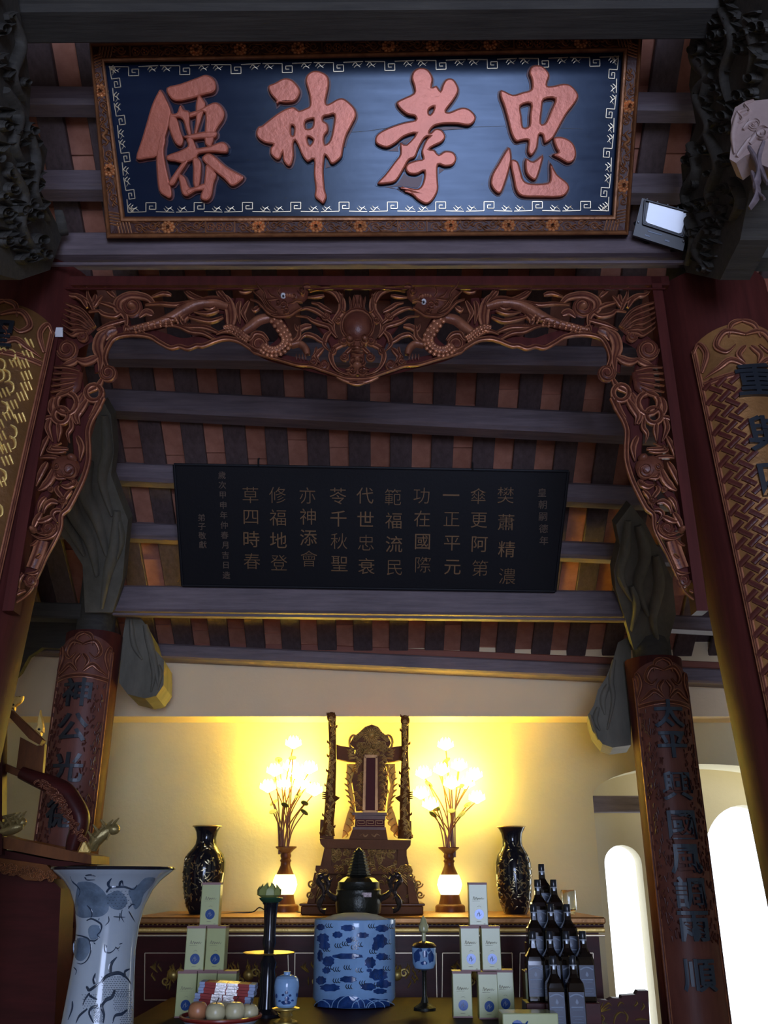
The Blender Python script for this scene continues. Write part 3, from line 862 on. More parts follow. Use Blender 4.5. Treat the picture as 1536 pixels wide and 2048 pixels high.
# the four characters, cut as thick brush strokes
cA = lambda q: (260 + q[0] / 3.2, 120 + q[1] / 3.2)
cB = lambda q: (730 + q[0] / 3.2, 120 + q[1] / 3.2)
SX = (BR - BL).normalized(); SY = SB.n.cross(SX)
if SY.z < 0: SY = -SY
def brush(loops, conv, name, depth, lift, fat=0.0):
    cu = bpy.data.curves.new('brush', 'CURVE'); cu.dimensions = '2D'; cu.fill_mode = 'BOTH'
    O = sbpt(720, 280)
    for lp in loops:
        pts = crom([conv(q) for q in lp], 3, True)
        sp = cu.splines.new('POLY'); sp.points.add(len(pts) - 1); sp.use_cyclic_u = True
        for k, q in enumerate(pts):
            d = sbpt(*q) - O
            sp.points[k].co = (d.dot(SX), d.dot(SY), 0, 1)
    cu.extrude = depth / 2; cu.bevel_depth = 0.008 if not fat else 0; cu.bevel_resolution = 1; cu.offset = fat if fat else -0.007
    v, f = curve_mesh(cu)
    z0 = min(p.z for p in v)
    return [O + SX * p.x + SY * p.y + SB.n * (p.z - z0 + lift) for p in v], f
def big(loops_list, conv):
    m_ = MB(); e_ = MB()
    for k, loops in enumerate(loops_list):
        m_.add(*brush(loops, conv, 'c', 0.014 + 0.0007 * k, 0.002))
        e_.add(*brush(loops, conv, 'e', 0.004 + 0.0003 * k, 0.0, 0.008))
    o = m_.build('character', M['letter'], sroot, True)
    e_.build('character_edge', M['letteredge'], o)
big([[[(205,205),(240,265),(270,340),(262,400),(235,500),(185,620),(115,640),(50,640),(85,520),(120,400),(150,300),(185,225)]],
 [[(225,470),(235,520),(225,600),(245,720),(275,850),(265,890),(235,880),(195,840),(180,700),(180,600),(200,500)]],
 [[(245,190),(330,165),(440,125),(490,108),(540,130),(558,180),(540,220),(480,235),(400,260),(310,275),(265,250)]],
 [[(450,235),(480,270),(490,300),(470,370),(445,450),(430,490),(420,470),(430,390),(430,300),(440,250)]],
 [[(270,350),(310,390),(330,460),(350,520),(335,560),(300,545),(270,480),(255,420)]],
 [[(330,300),(350,330),(385,345),(390,420),(400,490),(385,500),(365,450),(350,400),(320,380),(275,385),(270,360),(310,350)]],
 [[(390,350),(450,330),(540,285),(585,300),(613,350),(600,400),(560,460),(530,560),(500,560),(485,520),(490,350),(430,370),(390,380)]],
 [[(250,620),(330,590),(380,560),(370,520),(400,500),(430,560),(440,575),(520,560),(590,535),(625,550),(635,580),(620,605),(540,600),(450,610),(430,640),(360,670),(300,660),(250,650)]],
 [[(350,500),(480,470),(560,470),(550,510),(470,515),(400,520)]],
 [[(500,610),(540,620),(620,690),(690,730),(735,760),(700,800),(655,815),(610,770),(560,730),(500,680),(470,640)]],
 [[(350,660),(380,660),(330,740),(290,810),(255,800),(290,740)]],
 [[(410,640),(440,635),(465,680),(455,800),(435,830),(415,800),(415,700)]],
 [[(320,740),(360,760),(385,820),(420,840),(380,880),(345,865),(330,800)]],
 [[(500,680),(560,740),(545,800),(530,880),(500,910),(460,890),(480,820),(490,740)]],
 [[(370,840),(430,820),(490,800),(490,840),(430,850),(385,875)]]], cA)
big([[[(1128,150),(1140,105),(1180,82),(1230,90),(1268,120),(1275,170),(1262,235),(1255,270),(1262,295),(1290,285),(1330,262),(1365,258),(1405,285),(1440,325),(1448,370),(1420,430),(1385,500),(1365,580),(1355,630),(1310,670),(1285,668),(1270,640),(1250,618),(1245,650),(1240,720),(1248,830),(1260,880),(1240,925),(1215,910),(1185,880),(1190,830),(1180,740),(1180,645),(1140,660),(1105,620),(1080,560),(1060,525),(1048,550),(1052,620),(1035,680),(1010,685),(985,650),(980,605),(965,640),(940,645),(905,610),(905,570),(920,550),(870,540),(830,515),(812,480),(825,440),(850,430),(900,390),(970,340),(1040,312),(1075,330),(1090,335),(1130,320),(1155,300),(1150,230)],
 [(1125,405),(1165,388),(1178,392),(1170,440),(1130,450)], [(1240,375),(1275,366),(1310,362),(1305,430),(1285,520),(1250,550),(1245,500),(1270,460),(1265,420),(1240,400)], [(1140,500),(1175,520),(1155,555),(1140,530)], [(1035,430),(1055,440),(1050,490),(1035,485)]],
 [[(890,180),(930,160),(990,130),(1040,140),(1085,190),(1090,230),(1060,275),(1000,285),(960,280),(945,295),(940,270),(905,230)]]], cA)
big([[[(297,130),(310,85),(350,62),(400,75),(432,130),(425,185),(455,178),(480,210),(495,170),(520,135),(560,135),(590,180),(592,220),(560,275),(515,335),(540,345),(610,318),(660,325),(700,365),(700,400),(660,430),(590,420),(500,420),(440,435),(410,470),(420,475),(450,450),(490,460),(512,500),(490,535),(440,560),(410,580),(440,585),(470,615),(510,592),(560,600),(582,640),(560,680),(510,690),(465,680),(462,760),(465,840),(430,905),(390,928),(340,905),(300,870),(245,840),(285,845),(215,820),(280,825),(340,830),(370,790),(378,720),(330,740),(280,735),(258,705),(275,670),(330,650),(370,640),(360,590),(390,520),(410,500),(380,510),(345,570),(320,630),(280,650),(245,710),(200,780),(150,798),(80,798),(130,740),(190,660),(225,610),(225,540),(265,550),(325,480),(250,500),(200,540),(140,570),(80,550),(65,520),(85,480),(160,440),(250,410),(320,395),(315,370),(270,360),(225,325),(202,285),(240,260),(310,225),(312,180)],
 [(405,350),(410,325),(440,310),(432,340),(415,360)]]], cB)
big([[[(1045,95),(1060,55),(1100,45),(1140,60),(1172,105),(1160,150),(1160,178),(1200,178),(1260,165),(1310,175),(1355,230),(1340,280),(1280,360),(1225,460),(1195,510),(1150,540),(1137,520),(1130,490),(1107,490),(1095,570),(1060,620),(1035,590),(1040,525),(1000,525),(960,530),(930,480),(910,400),(885,310),(860,240),(870,205),(940,235),(1000,220),(1058,200),(1060,140)],
 [(990,305),(1055,290),(1050,360),(1045,430),(1005,440),(995,370)], [(1138,265),(1210,260),(1185,330),(1150,410),(1118,415),(1125,330)]],
 [[(1200,510),(1260,505),(1320,540),(1342,600),(1330,650),(1290,668),(1240,640),(1195,615),(1230,600),(1215,570)]],
 [[(912,570),(930,620),(925,680),(890,800),(860,860),(825,845),(800,800),(810,740),(850,670)]],
 [[(930,650),(970,660),(990,720),(1010,780),(1060,800),(1160,795),(1180,760),(1180,670),(1220,740),(1290,800),(1290,850),(1240,885),(1100,885),(1000,880),(960,840),(945,770),(930,700)]],
 [[(1025,640),(1070,660),(1130,620),(1120,680),(1095,760),(1070,775),(1030,740),(1018,690)]]], cB)
# ================================================================ SMALL INSCRIBED BOARD
cTL, cTR, cBL, cBR = P(348, 929, 4.84), P(1137, 943, 4.84), P(365, 1171, 5.25), P(1110, 1183, 5.25)
IB = Flat((cBL + cBR) / 2, (cBR - cBL).cross((cTL + cTR) / 2 - (cBL + cBR) / 2))
ibp = lambda x, y, o=0.0: IB.hit(x, y, o)[0]
iroot = thing('inscribed_board', 'small plain black board with columns of fine gilt writing above the rear beam', 'signboard', (cBL + cBR) / 2, kind='thing')
mb = MB(); mb.prism([ibp(365, 1171), ibp(1110, 1183), ibp(1137, 943), ibp(348, 929)], -IB.n * 0.03); mb.build('panel', M['board'], iroot)
for a, b in (((365, 1171), (1110, 1183)), ((1110, 1183), (1137, 943)), ((1137, 943), (348, 929)), ((348, 929), (365, 1171))):
    mb = MB(); stroke(mb, IB, [a, b], 6, 0.006, 0.0, FLATP, 1, (1, 1), 0, False); mb.build('edge_strip', M['board'], iroot)
IX = (cBR - cBL).normalized(); IY = IB.n.cross(IX); IY = IY if IY.z > 0 else -IY
def on_board(mb, t, x, y, px_size, fat=0.012, depth=0.006):
    v, f = glyph(t, fat, 0.02)
    c = ibp(x, y); s = px_size * mpp(c)
    mb.add([c + IX * (p.x * s) + IY * (p.y * s) + IB.n * (min(p.z, 0.04) / 0.04 * depth) for p in v], f)
cols = [(1011, '樊蕭精濃', 990, 54), (957, '傘更阿第', 992, 48), (902, '一正平元', 990, 48), (843, '功在國際', 991, 46), (786, '範福流民', 994, 47), (730, '代世忠衰', 991, 47),
        (676, '苓千秋聖', 992, 45), (615, '亦神添會', 991, 42), (555, '修福地登', 990, 45), (501, '草四時春', 990, 44)]
for x, s, y0, dy in cols:
    for k, ch in enumerate(s):
        mb = MB(); on_board(mb, ch, x + k * 1.0, y0 + k * dy, 36, -0.014 + 0.012 * ((k * 7 + x) % 3) / 2); mb.build('character', M['dullgold'], iroot)
for x, s, y0, dy, sz in ((1084, '皇朝嗣德年', 985, 24, 19), (444, '歲次甲申年仲春月吉日造', 950, 20, 16), (403, '弟子敬獻', 1035, 18, 16)):
    mb = MB()
    for k, ch in enumerate(s): on_board(mb, ch, x + k * 0.9, y0 + k * dy, sz, 0.0)
    mb.build('faded_inscription', M['faint'], iroot, kind='stuff')
for x, y in ((517, 926), (945, 934)):
    mb = MB(); p = ibp(x, y, 0.0); mb.tube([p + V((0, 0.0, -0.02)), p + V((0, -0.01, 0.022)), p + V((0, 0.012, 0.035))], 0.006, 6); mb.build('hanging_hook', M['steel'], iroot)
# ================================================================ CARVED DOOR FRAME (openwork valance with side panels)
YV = 3.42
VP_ = wallY(YV)
fr = thing('carved_door_frame', 'dark red openwork frame of carved dragons and clouds hung between the front columns', 'carved frame', P(715, 570, YV), kind='thing')
c3 = lambda x, y: (680 + x / 5.12, 540 + y / 5.12)
c4 = lambda x, y: (930 + x / 3.572, 550 + y / 3.572)
c5 = lambda x, y: (1180 + x / 4.454, 780 + y / 4.454)
MX = lambda q: (1430 - q[0], q[1])
class Side:
    """draws on the right half of the frame, or mirrored on the left"""
    def __init__(s, mb, left): s.mb, s.l = mb, left
    def q(s, p): return MX(p) if s.l else p
    def st(s, c, pts, w, h=0.022, off=0.0, prof=RIDGE, taper=(0.5, 0.15), gil=1.0, k=5.12, sub=6):
        stroke(s.mb, VP_, [s.q(c(*p)) for p in pts], w / k, h, off, prof, sub, taper, gil)
    def sp(s, c, x, y, r, w, turns=1.5, a0=0.0, k=5.12, h=0.026, off=0.0):
        X, Y = s.q(c(x, y)); d = -1 if s.l else 1
        a = math.pi - a0 if s.l else a0
        dome(s.mb, VP_, X, Y, r / k, r / k, h * 0.55, off, 12, 0.08, 3)
        spiral(s.mb, VP_, X, Y, r / k * 0.92, w / k, h, off, turns, a, d)
    def dm(s, c, x, y, rx, ry, h=0.03, off=0.0, gil=0.2, k=5.12):
        X, Y = s.q(c(x, y)); dome(s.mb, VP_, X, Y, rx / k, ry / k, h, off, 14, gil)
    def rg(s, c, x, y, r, w, h=0.026, off=0.0, k=5.12):
        X, Y = s.q(c(x, y)); ring(s.mb, VP_, X, Y, r / k, w / k, h, off)
    def pl(s, c, pts, h=0.02, off=0.0, gil=0.15, inset=0.75):
        P_ = [s.q(c(*p)) for p in pts]
        if s.l: P_ = P_[::-1]
        slabpoly(s.mb, VP_, P_, h, off, gil, inset)
k4, k5 = 3.572, 4.454
def scales(S, c, pts, w, k, off=0.018):
    """rows of small raised scales along a dragon's body"""
    path = crom([S.q(c(*p)) for p in pts], 5)
    for i in range(1, len(path) - 1, 2):
        x, y = path[i]; tx, ty = path[i + 1][0] - path[i - 1][0], path[i + 1][1] - path[i - 1][1]
        L = math.hypot(tx, ty) or 1; nx, ny = -ty / L, tx / L
        for o in (-0.3, 0.0, 0.3):
            dome(S.mb, VP_, x + nx * o * w / k, y + ny * o * w / k, w / k * 0.17, w / k * 0.15, 0.010, off, 6, 0.75, 2)
def valance_half(left):
    S = Side(MB(), left)
    # ---- beside the sun
    S.st(c3, [(385, 235), (340, 330), (345, 430), (430, 560), (400, 690)], 85, 0.016, -0.012)
    for a in ([(390,700),(440,640),(470,590),(560,560),(640,530),(700,490),(810,480)], [(500,760),(560,730),(620,690),(700,670),(750,700),(790,770)], [(430,560),(500,500),(600,430),(700,400),(770,420)], [(440,440),(520,400),(580,360),(650,345)]):
        S.st(c3, a, 52, 0.024)
    S.st(c3, [(360,340),(400,260),(470,215),(560,205),(670,230)], 55)
    S.st(c3, [(520,270),(600,285),(700,290)], 40); S.st(c3, [(450,640),(500,690),(520,770),(470,830)], 60)
    for a in ((500,485,46),(375,525,36),(320,740,55),(310,900,48),(520,985,62),(630,950,46),(430,840,40)): S.sp(c3, a[0], a[1], a[2], 24)
    S.st(c3, [(240,740),(330,770),(410,810),(450,880),(430,970),(370,1040),(250,1085)], 60, 0.022)
    S.st(c3, [(530,810),(570,850),(600,900),(560,960)], 60); S.st(c3, [(600,800),(610,860),(650,900)], 34)
    # ---- dragon neck, body and leg
    body = [(1040,490),(960,600),(900,700),(920,780),(1000,835),(1090,835),(1150,790)]
    S.st(c3, body, 130, 0.028, 0, DOME, (0.9, 0.8)); scales(S, c3, body, 130, 5.12, 0.022)
    S.st(c3, [(1060,490),(1180,515),(1270,580),(1350,640)], 120, 0.024, -0.004, DOME, (0.9, 0.8))
    S.st(c3, [(770,580),(780,690),(830,745),(900,810),(970,860)], 55); S.st(c3, [(650,580),(720,590),(790,620),(820,560)], 70, 0.02, -0.004)
    S.st(c3, [(690,880),(710,810),(770,765),(860,785)], 80, 0.026, 0, DOME, (0.7, 0.8))
    for j in range(4): S.st(c3, [(715 + j * 30, 870), (705 + j * 32, 930)], 16, 0.02)
    S.st(c3, [(840,750),(900,820),(980,860),(1100,850)], 24, 0.03)
    S.sp(c3, 1190, 775, 105, 36, 1.7); S.st(c3, [(1090,730),(1150,670),(1230,665),(1270,720),(1330,735)], 50, 0.028)
    S.st(c3, [(1290,720),(1340,690),(1400,640),(1480,600),(1545,615)], 100, 0.026, 0, DOME, (0.8, 0.8)); scales(S, c3, [(1300,715),(1340,690),(1400,640),(1480,600),(1530,612)], 90, 5.12, 0.022)
    for a in ([(1290,330),(1335,420),(1345,470),(1290,570)], [(1380,330),(1400,420),(1380,560)], [(1180,380),(1230,420),(1260,400)]): S.st(c3, a, 60, 0.022)
    S.st(c3, [(1260,215),(1340,230),(1380,210),(1390,190)], 60); S.st(c3, [(1480,600),(1470,480),(1500,330),(1540,260)], 120, 0.02, -0.004)
    # ---- dragon head
    S.pl(c3, [(680,215),(740,190),(860,193),(960,195),(1060,190),(1180,192),(1240,235),(1200,300),(1150,360),(1060,450),(960,488),(880,478),(800,430),(755,398),(800,372),(830,352),(770,345),(735,335),(690,290)], 0.038, 0.012, 0.25, 0.7)
    S.st(c3, [(660,195),(720,205),(750,230)], 24, 0.05, 0.012); S.sp(c3, 745, 268, 45, 18, 1.3, 0, h=0.06, off=0.012)
    for a in ([(740,340),(800,335),(840,355),(890,362)], [(750,402),(810,440),(880,482),(1000,490),(1080,465)], [(1000,440),(1070,385),(1110,320),(1130,250),(1190,180),(1218,122)], [(1010,455),(1100,400),(1150,320),(1200,270),(1250,225)], [(930,480),(1070,460),(1150,385),(1200,340),(1275,315)],
              [(960,295),(990,240),(965,190)], [(1010,300),(1060,280),(1100,215)], [(980,310),(1060,325),(1110,330),(1060,350)], [(800,310),(820,280),(870,285)]): S.st(c3, a, 26, 0.03, 0.038)
    for a in ((935,375,50),(905,430,34),(990,360,30)): S.sp(c3, a[0], a[1], a[2], 18, 1.4, 1.0, h=0.03, off=0.036)
    for j in range(4): S.dm(c3, 845 + j * 26, 268 + abs(j - 1.5) * 8, 20, 18, 0.02, 0.042, 0.5)
    for j in range(5): S.st(c3, [(1010 + j * 22, 440 - j * 22), (1050 + j * 20, 400 - j * 26), (1075 + j * 18, 360 - j * 26)], 14, 0.02, 0.044)
    # ---- fish-bodied dragon to the side
    fb = [(150,235),(260,205),(380,215),(480,265),(560,312),(660,352),(780,382),(870,402)]
    S.st(c4, fb, 92, 0.030, 0, DOME, (0.6, 0.5), k=k4); S.st(c4, [(170,215),(230,195),(320,200),(400,215)], 40, 0.05, 0, k=k4)
    for a in ([(250,235),(280,250),(330,240)], [(220,260),(300,285),(400,270)], [(190,310),(280,340),(400,318),(450,300)], [(220,420),(320,385),(440,380),(540,365)], [(250,465),(330,425),(420,412),(520,372),(630,370)], [(400,195),(520,222),(640,214),(745,222)], [(350,200),(430,215),(520,235)],
              [(150,205),(200,140),(235,98)], [(170,200),(215,155),(240,115)], [(310,195),(400,160),(475,98)], [(350,195),(420,165),(470,125)], [(520,330),(600,325),(660,330)], [(60,470),(120,420),(180,410),(240,430)]): S.st(c4, a, 34, 0.03, 0.004, k=k4)
    scales(S, c4, [(480,300),(560,345),(660,352),(760,375),(830,395)], 60, k4, 0.028)
    S.st(c4, [(430,290),(475,335),(450,390)], 50, 0.03, 0, k=k4)
    for j in range(3): S.st(c4, [(420 + j * 16, 360), (440 + j * 14, 395)], 12, 0.03, k=k4)
    S.st(c4, [(690,205),(740,165),(850,152),(930,190),(940,250),(895,290),(880,345),(890,405)], 70, 0.024, 0, k=k4); S.sp(c4, 840, 235, 75, 22, 1.6, k=k4)
    S.dm(c4, 840, 235, 30, 20, 0.04, 0.01, 0.8, k4)
    S.st(c4, [(690,290),(740,270),(790,310)], 60, 0.02, k=k4)
    for a in ([(910,270),(960,302),(1040,290),(1080,262),(1150,272)], [(880,330),(960,350),(1030,372),(1090,402)], [(930,255),(1000,222),(1085,200)], [(960,165),(1000,130),(1035,98)], [(1110,265),(1135,200),(1152,160),(1162,95)], [(1140,205),(1220,160),(1285,150),(1332,98)], [(1110,235),(1082,190),(1050,155)], [(1100,150),(1105,190),(1130,230)], [(1160,240),(1200,180),(1280,150)],
              [(740,440),(800,410),(900,420)], [(560,150),(620,140),(700,165)], [(840,420),(880,380),(900,420)]): S.st(c4, a, 36, 0.026, 0, k=k4)
    # ---- feather fans
    S.pl(c4, [(1095,380),(1130,320),(1190,255),(1270,225),(1290,300),(1270,380),(1220,450),(1150,430)], 0.02, 0, 0.2)
    for e in range(6):
        S.st(c4, [(1100 + e * 12, 375 + e * 8), (1180 + e * 10, 275 + e * 30), (1270, 228 + e * 42), (1355, 203 + e * 36)], 26, 0.03, 0.006, taper=(0.5, 0.2), k=k4)
    for e in range(4): S.st(c4, [(1120 + e * 20, 380 + e * 4), (1180 + e * 16, 300 + e * 28), (1250, 262 + e * 44)], 12, 0.034, 0.01, k=k4)
    S.sp(c4, 1190, 445, 42, 18, 1.3, k=k4); S.sp(c4, 1305, 540, 82, 26, 1.7, k=k4)
    S.st(c4, [(1000,400),(1060,440),(1085,520),(1065,610),(1072,700)], 88, 0.02, -0.004, k=k4); S.st(c4, [(1085,590),(1170,625),(1250,600)], 72, 0.022, k=k4)
    S.st(c4, [(950,395),(1010,420),(1030,470)], 90, 0.018, -0.004, k=k4)
    S.sp(c4, 1010, 708, 66, 26, 1.6, k=k4); S.st(c4, [(1050,740),(1082,800),(1130,830),(1180,860)], 46, k=k4)
    S.st(c4, [(1230,610),(1290,640),(1340,650)], 60, 0.02, k=k4)
    S.pl(c4, [(1190,700),(1260,655),(1340,660),(1360,760),(1350,860),(1280,880),(1210,820)], 0.018, 0, 0.15)
    for e in range(6): S.st(c4, [(1215 + e * 8, 690 + e * 26), (1310, 668 + e * 38), (1420, 668 + e * 44)], 22, 0.026, 0.006, k=k4)
    for e in ((1110, 850, 56), (1305, 925, 76), (1345, 1012, 54)): S.rg(c4, e[0], e[1], e[2], 44, k=k4)
    S.st(c4, [(1180,850),(1215,930),(1245,1010),(1235,1070)], 90, 0.02, -0.004, k=k4); S.st(c4, [(1060,860),(1090,960),(1150,1030)], 60, k=k4); S.st(c4, [(1400,880),(1420,960),(1390,1040)], 50, k=k4)
    # ---- downward panel
    for a, w_ in (([(330,90),(380,170),(420,240),(400,310)], 70), ([(480,265),(470,340),(505,400),(490,475)], 46), ([(590,285),(580,370),(592,465)], 52), ([(660,265),(682,350),(640,465)], 56), ([(620,250),(700,262),(735,320)], 46), ([(500,532),(570,532),(645,520),(560,478)], 40), ([(520,552),(600,560),(680,545),(650,490)], 40),
                  ([(440,600),(500,640),(560,590)], 56), ([(570,612),(680,602),(775,612)], 40), ([(520,790),(590,790),(610,756),(632,820)], 42), ([(620,700),(660,800),(720,870),(770,900)], 84), ([(590,860),(602,900),(560,960),(540,1005)], 46), ([(590,1012),(650,1000),(702,1040),(722,1105)], 58), ([(560,1080),(612,1080),(642,1120),(600,1185)], 46),
                  ([(700,960),(742,1010),(772,1095)], 46), ([(610,1200),(600,1260),(650,1312),(740,1332),(830,1290)], 42), ([(620,1230),(700,1292),(805,1262)], 32), ([(750,1612),(800,1642),(885,1632)], 40), ([(900,1640),(952,1700),(962,1790),(900,1795)], 70), ([(880,1790),(970,1832),(1012,1900),(1048,1948)], 40), ([(420,420),(380,520),(400,640)], 60), ([(690,650),(740,740),(790,860)], 60), ([(420,820),(500,870),(570,850)], 60), ([(470,900),(520,960),(560,1060)], 46),
                  ([(740,1100),(790,1180),(820,1270)], 60), ([(640,1130),(720,1170),(790,1180)], 60), ([(680,420),(730,520),(760,620)], 50)):
        S.st(c5, a, w_, 0.024, 0, k=k5)
    S.dm(c5, 530, 690, 130, 105, 0.03, 0, 0.15, k5); S.sp(c5, 490, 725, 76, 22, 1.8, k=k5, off=0.01); S.sp(c5, 600, 690, 34, 16, 1.3, k=k5, off=0.02)
    for a in ((450,832,38),(545,990,38),(680,1240,66),(830,1705,64),(655,890,26)): S.sp(c5, a[0], a[1], a[2], 18, 1.5, k=k5)
    S.dm(c5, 812, 1250, 32, 30, 0.04, 0, 0.4, k5); S.dm(c5, 470, 610, 45, 38, 0.03, 0.01, 0.2, k5)
    S.st(c5, [(735,1350),(775,1470),(825,1590)], 130, 0.016, -0.004, k=k5, taper=(0.9, 0.9)); S.st(c5, [(740,1470),(770,1500),(790,1505)], 24, 0.03, k=k5)
    S.st(c5, [(770,1350),(800,1380),(840,1395)], 22, 0.03, k=k5)
    # ---- inner border
    S.st(c4, [(-70,565),(0,525),(80,477),(170,462),(250,480),(330,512),(380,512),(440,532),(500,517),(565,527),(640,490),(720,445),(850,432),(960,455),(1012,520),(1036,600),(1020,660)], 34, 0.026, 0, k=k4, taper=(1, 1))
    S.st(c3, [(170,1118),(300,1112),(440,1062),(560,1022),(660,990),(800,978),(1000,920),(1200,862),(1300,795),(1400,738)], 34, 0.024, 0, taper=(1, 1))
    S.st(c5, [(190,80),(250,200),(300,290),(325,380),(320,520),(325,650),(370,800),(430,930),(500,1060),(560,1120),(570,1230),(610,1330),(690,1480),(770,1660),(860,1820),(1040,1942)], 46, 0.024, 0, k=k5, taper=(1, 0.3))
    o = S.mb.build('carved_openwork', M['carve'], fr, True, kind='stuff')
    # ---- the ground the carving stands on: broad low masses with gaps between them
    B = Side(MB(), left)
    for c, pts, w_, k in ((c3, [(200,1080),(480,1030),(800,950),(1100,870),(1390,700)], 120, 5.12), (c4, [(-60,500),(120,440),(300,460),(480,490),(620,450),(800,400),(980,420)], 90, k4), (c4, [(120,240),(400,260),(600,340),(860,400)], 90, k4), (c4, [(980,400),(1060,520),(1060,700)], 110, k4), (c4, [(1140,420),(1300,520),(1280,700),(1250,860),(1240,1040)], 150, k4),
                          (c5, [(260,150),(400,330),(400,620),(500,820),(560,1060),(690,1260),(780,1500),(880,1720)], 130, k5), (c5, [(620,200),(640,480),(600,760),(740,1000),(790,1260)], 90, k5), (c3, [(400,500),(560,520),(440,700),(400,800)], 120, 5.12), (c3, [(1000,500),(930,700),(1080,840)], 130, 5.12), (c3, [(1380,300),(1400,480),(1330,680)], 110, 5.12), (c3, [(1480,300),(1500,450),(1480,600)], 100, 5.12), (c4, [(850,180),(900,280),(880,380)], 80, k4)):
        B.st(c, pts, w_, 0.012, -0.022, FLATP, (0.9, 0.9), 0.0, k)
    B.mb.build('carving_ground', M['redwood'], fr, True)
valance_half(False); valance_half(True)
# sun disc, mask and flaming crown in the middle
mb = MB(); X, Y = c3(178, 585)
dome(mb, VP_, X, Y, 150 / 5.12, 150 / 5.12, 0.05, 0.0, 24, 0.12, 5); ring(mb, VP_, X, Y, 165 / 5.12, 34 / 5.12, 0.03, 0.0)
for s in (-1, 1):
    f = lambda x, y: c3(178 + s * (x - 178), y)
    for pts, w_ in (([(210,275),(200,340),(215,400),(250,430)], 34), ([(150,275),(165,350),(178,425)], 40), ([(330,260),(340,340),(335,420),(300,445)], 30), ([(260,290),(245,380),(265,440)], 24), ([(200,745),(215,800),(200,880)], 40), ([(230,800),(280,850),(330,890)], 46), ([(190,960),(230,1010),(300,1030)], 50), ([(185,1060),(240,1050),(300,1070)], 34), ([(70,700),(110,735),(178,745)], 30)):
        stroke(mb, VP_, [f(*p) for p in pts], w_ / 5.12, 0.028, 0.0)
    x, y = f(255, 745); dome(mb, VP_, x, y, 9, 8, 0.05, 0.0, 12, 0.3); spiral(mb, VP_, x, y, 8, 4, 0.055, 0.0, 1.4)
    x, y = f(225, 1060); spiral(mb, VP_, x, y, 8, 4, 0.04, 0.0, 1.4)
    x, y = f(215, 960); spiral(mb, VP_, x, y, 9, 4, 0.04, 0.0, 1.4)
for pts, w_ in (([(178,280),(178,420)], 120), ([(178,720),(178,860),(178,1090)], 150)): stroke(mb, VP_, [c3(*p) for p in pts], w_ / 5.12, 0.022, -0.004, DOME, taper=(0.8, 0.9), gil=0.5)
for r, y in ((46, 850), (40, 950), (60, 1010)): dome(mb, VP_, *c3(178, y), r / 5.12, r / 7, 0.05, 0.0, 12, 0.35)
for j in (820, 850, 880): stroke(mb, VP_, [c3(120, j), c3(178, j + 16), c3(236, j)], 3, 0.05, 0.0)
mb.build('sun_mask_carving', M['carve'], fr, True, kind='stuff')
mb = MB(); stroke(mb, VP_, [c3(-20, 1090), c3(80, 1135), c3(178, 1145), c3(280, 1135), c3(380, 1090)], 14, 0.02, -0.01, taper=(0.9, 0.9)); stroke(mb, VP_, [c3(90, 1160), c3(178, 1172), c3(270, 1160)], 9, 0.02, -0.01)
mb.build('lower_pendant', M['carve'], fr, True)
# the dragons' glass eyes
for x in (847.4, 1430 - 847.4 - 16):
    y = 604 if x > 700 else 592
    mb = MB(); dome(mb, VP_, x, y, 5.6, 5.6, 0.016, 0.05, 12, 0, 3); e = mb.build('dragon_eye', M['white'], fr, True)
    mb = MB(); dome(mb, VP_, x, y, 2.3, 2.3, 0.008, 0.064, 10, 0, 2); mb.build('pupil', M['blackred'], e, True)
# rails and posts
mb = MB(); a, b = P(100, 566, YV), P(1335, 566, YV); mb.beam(a, b, 0.05, 0.05, 0.006); mb.build('top_rail', M['redwood'], fr)
mb = MB(); a, b = P(105, 578, YV - 0.03), P(1330, 578, YV - 0.03); mb.beam(a, b, 0.012, 0.008, 0.002); mb.build('gilt_bead', M['carve'], fr)
for x, s in ((1346, 1), (84, -1)):
    c = P(x, 880, YV); m_ = MB(); m_.box((c.x + 0.015 * s, YV + 0.01, (P(x, 560, YV).z + P(x, 1225, YV).z) / 2), (0.045, 0.07, P(x, 560, YV).z - P(x, 1225, YV).z)); m_.build('side_post', M['redwood'], fr)
mb = MB(); slabpoly(mb, VP_, [(108, 655), (126, 655), (126, 674), (110, 674)], 0.004, 0.03, 0, 0.9); mb.build('paper_tag', M['white'], fr)
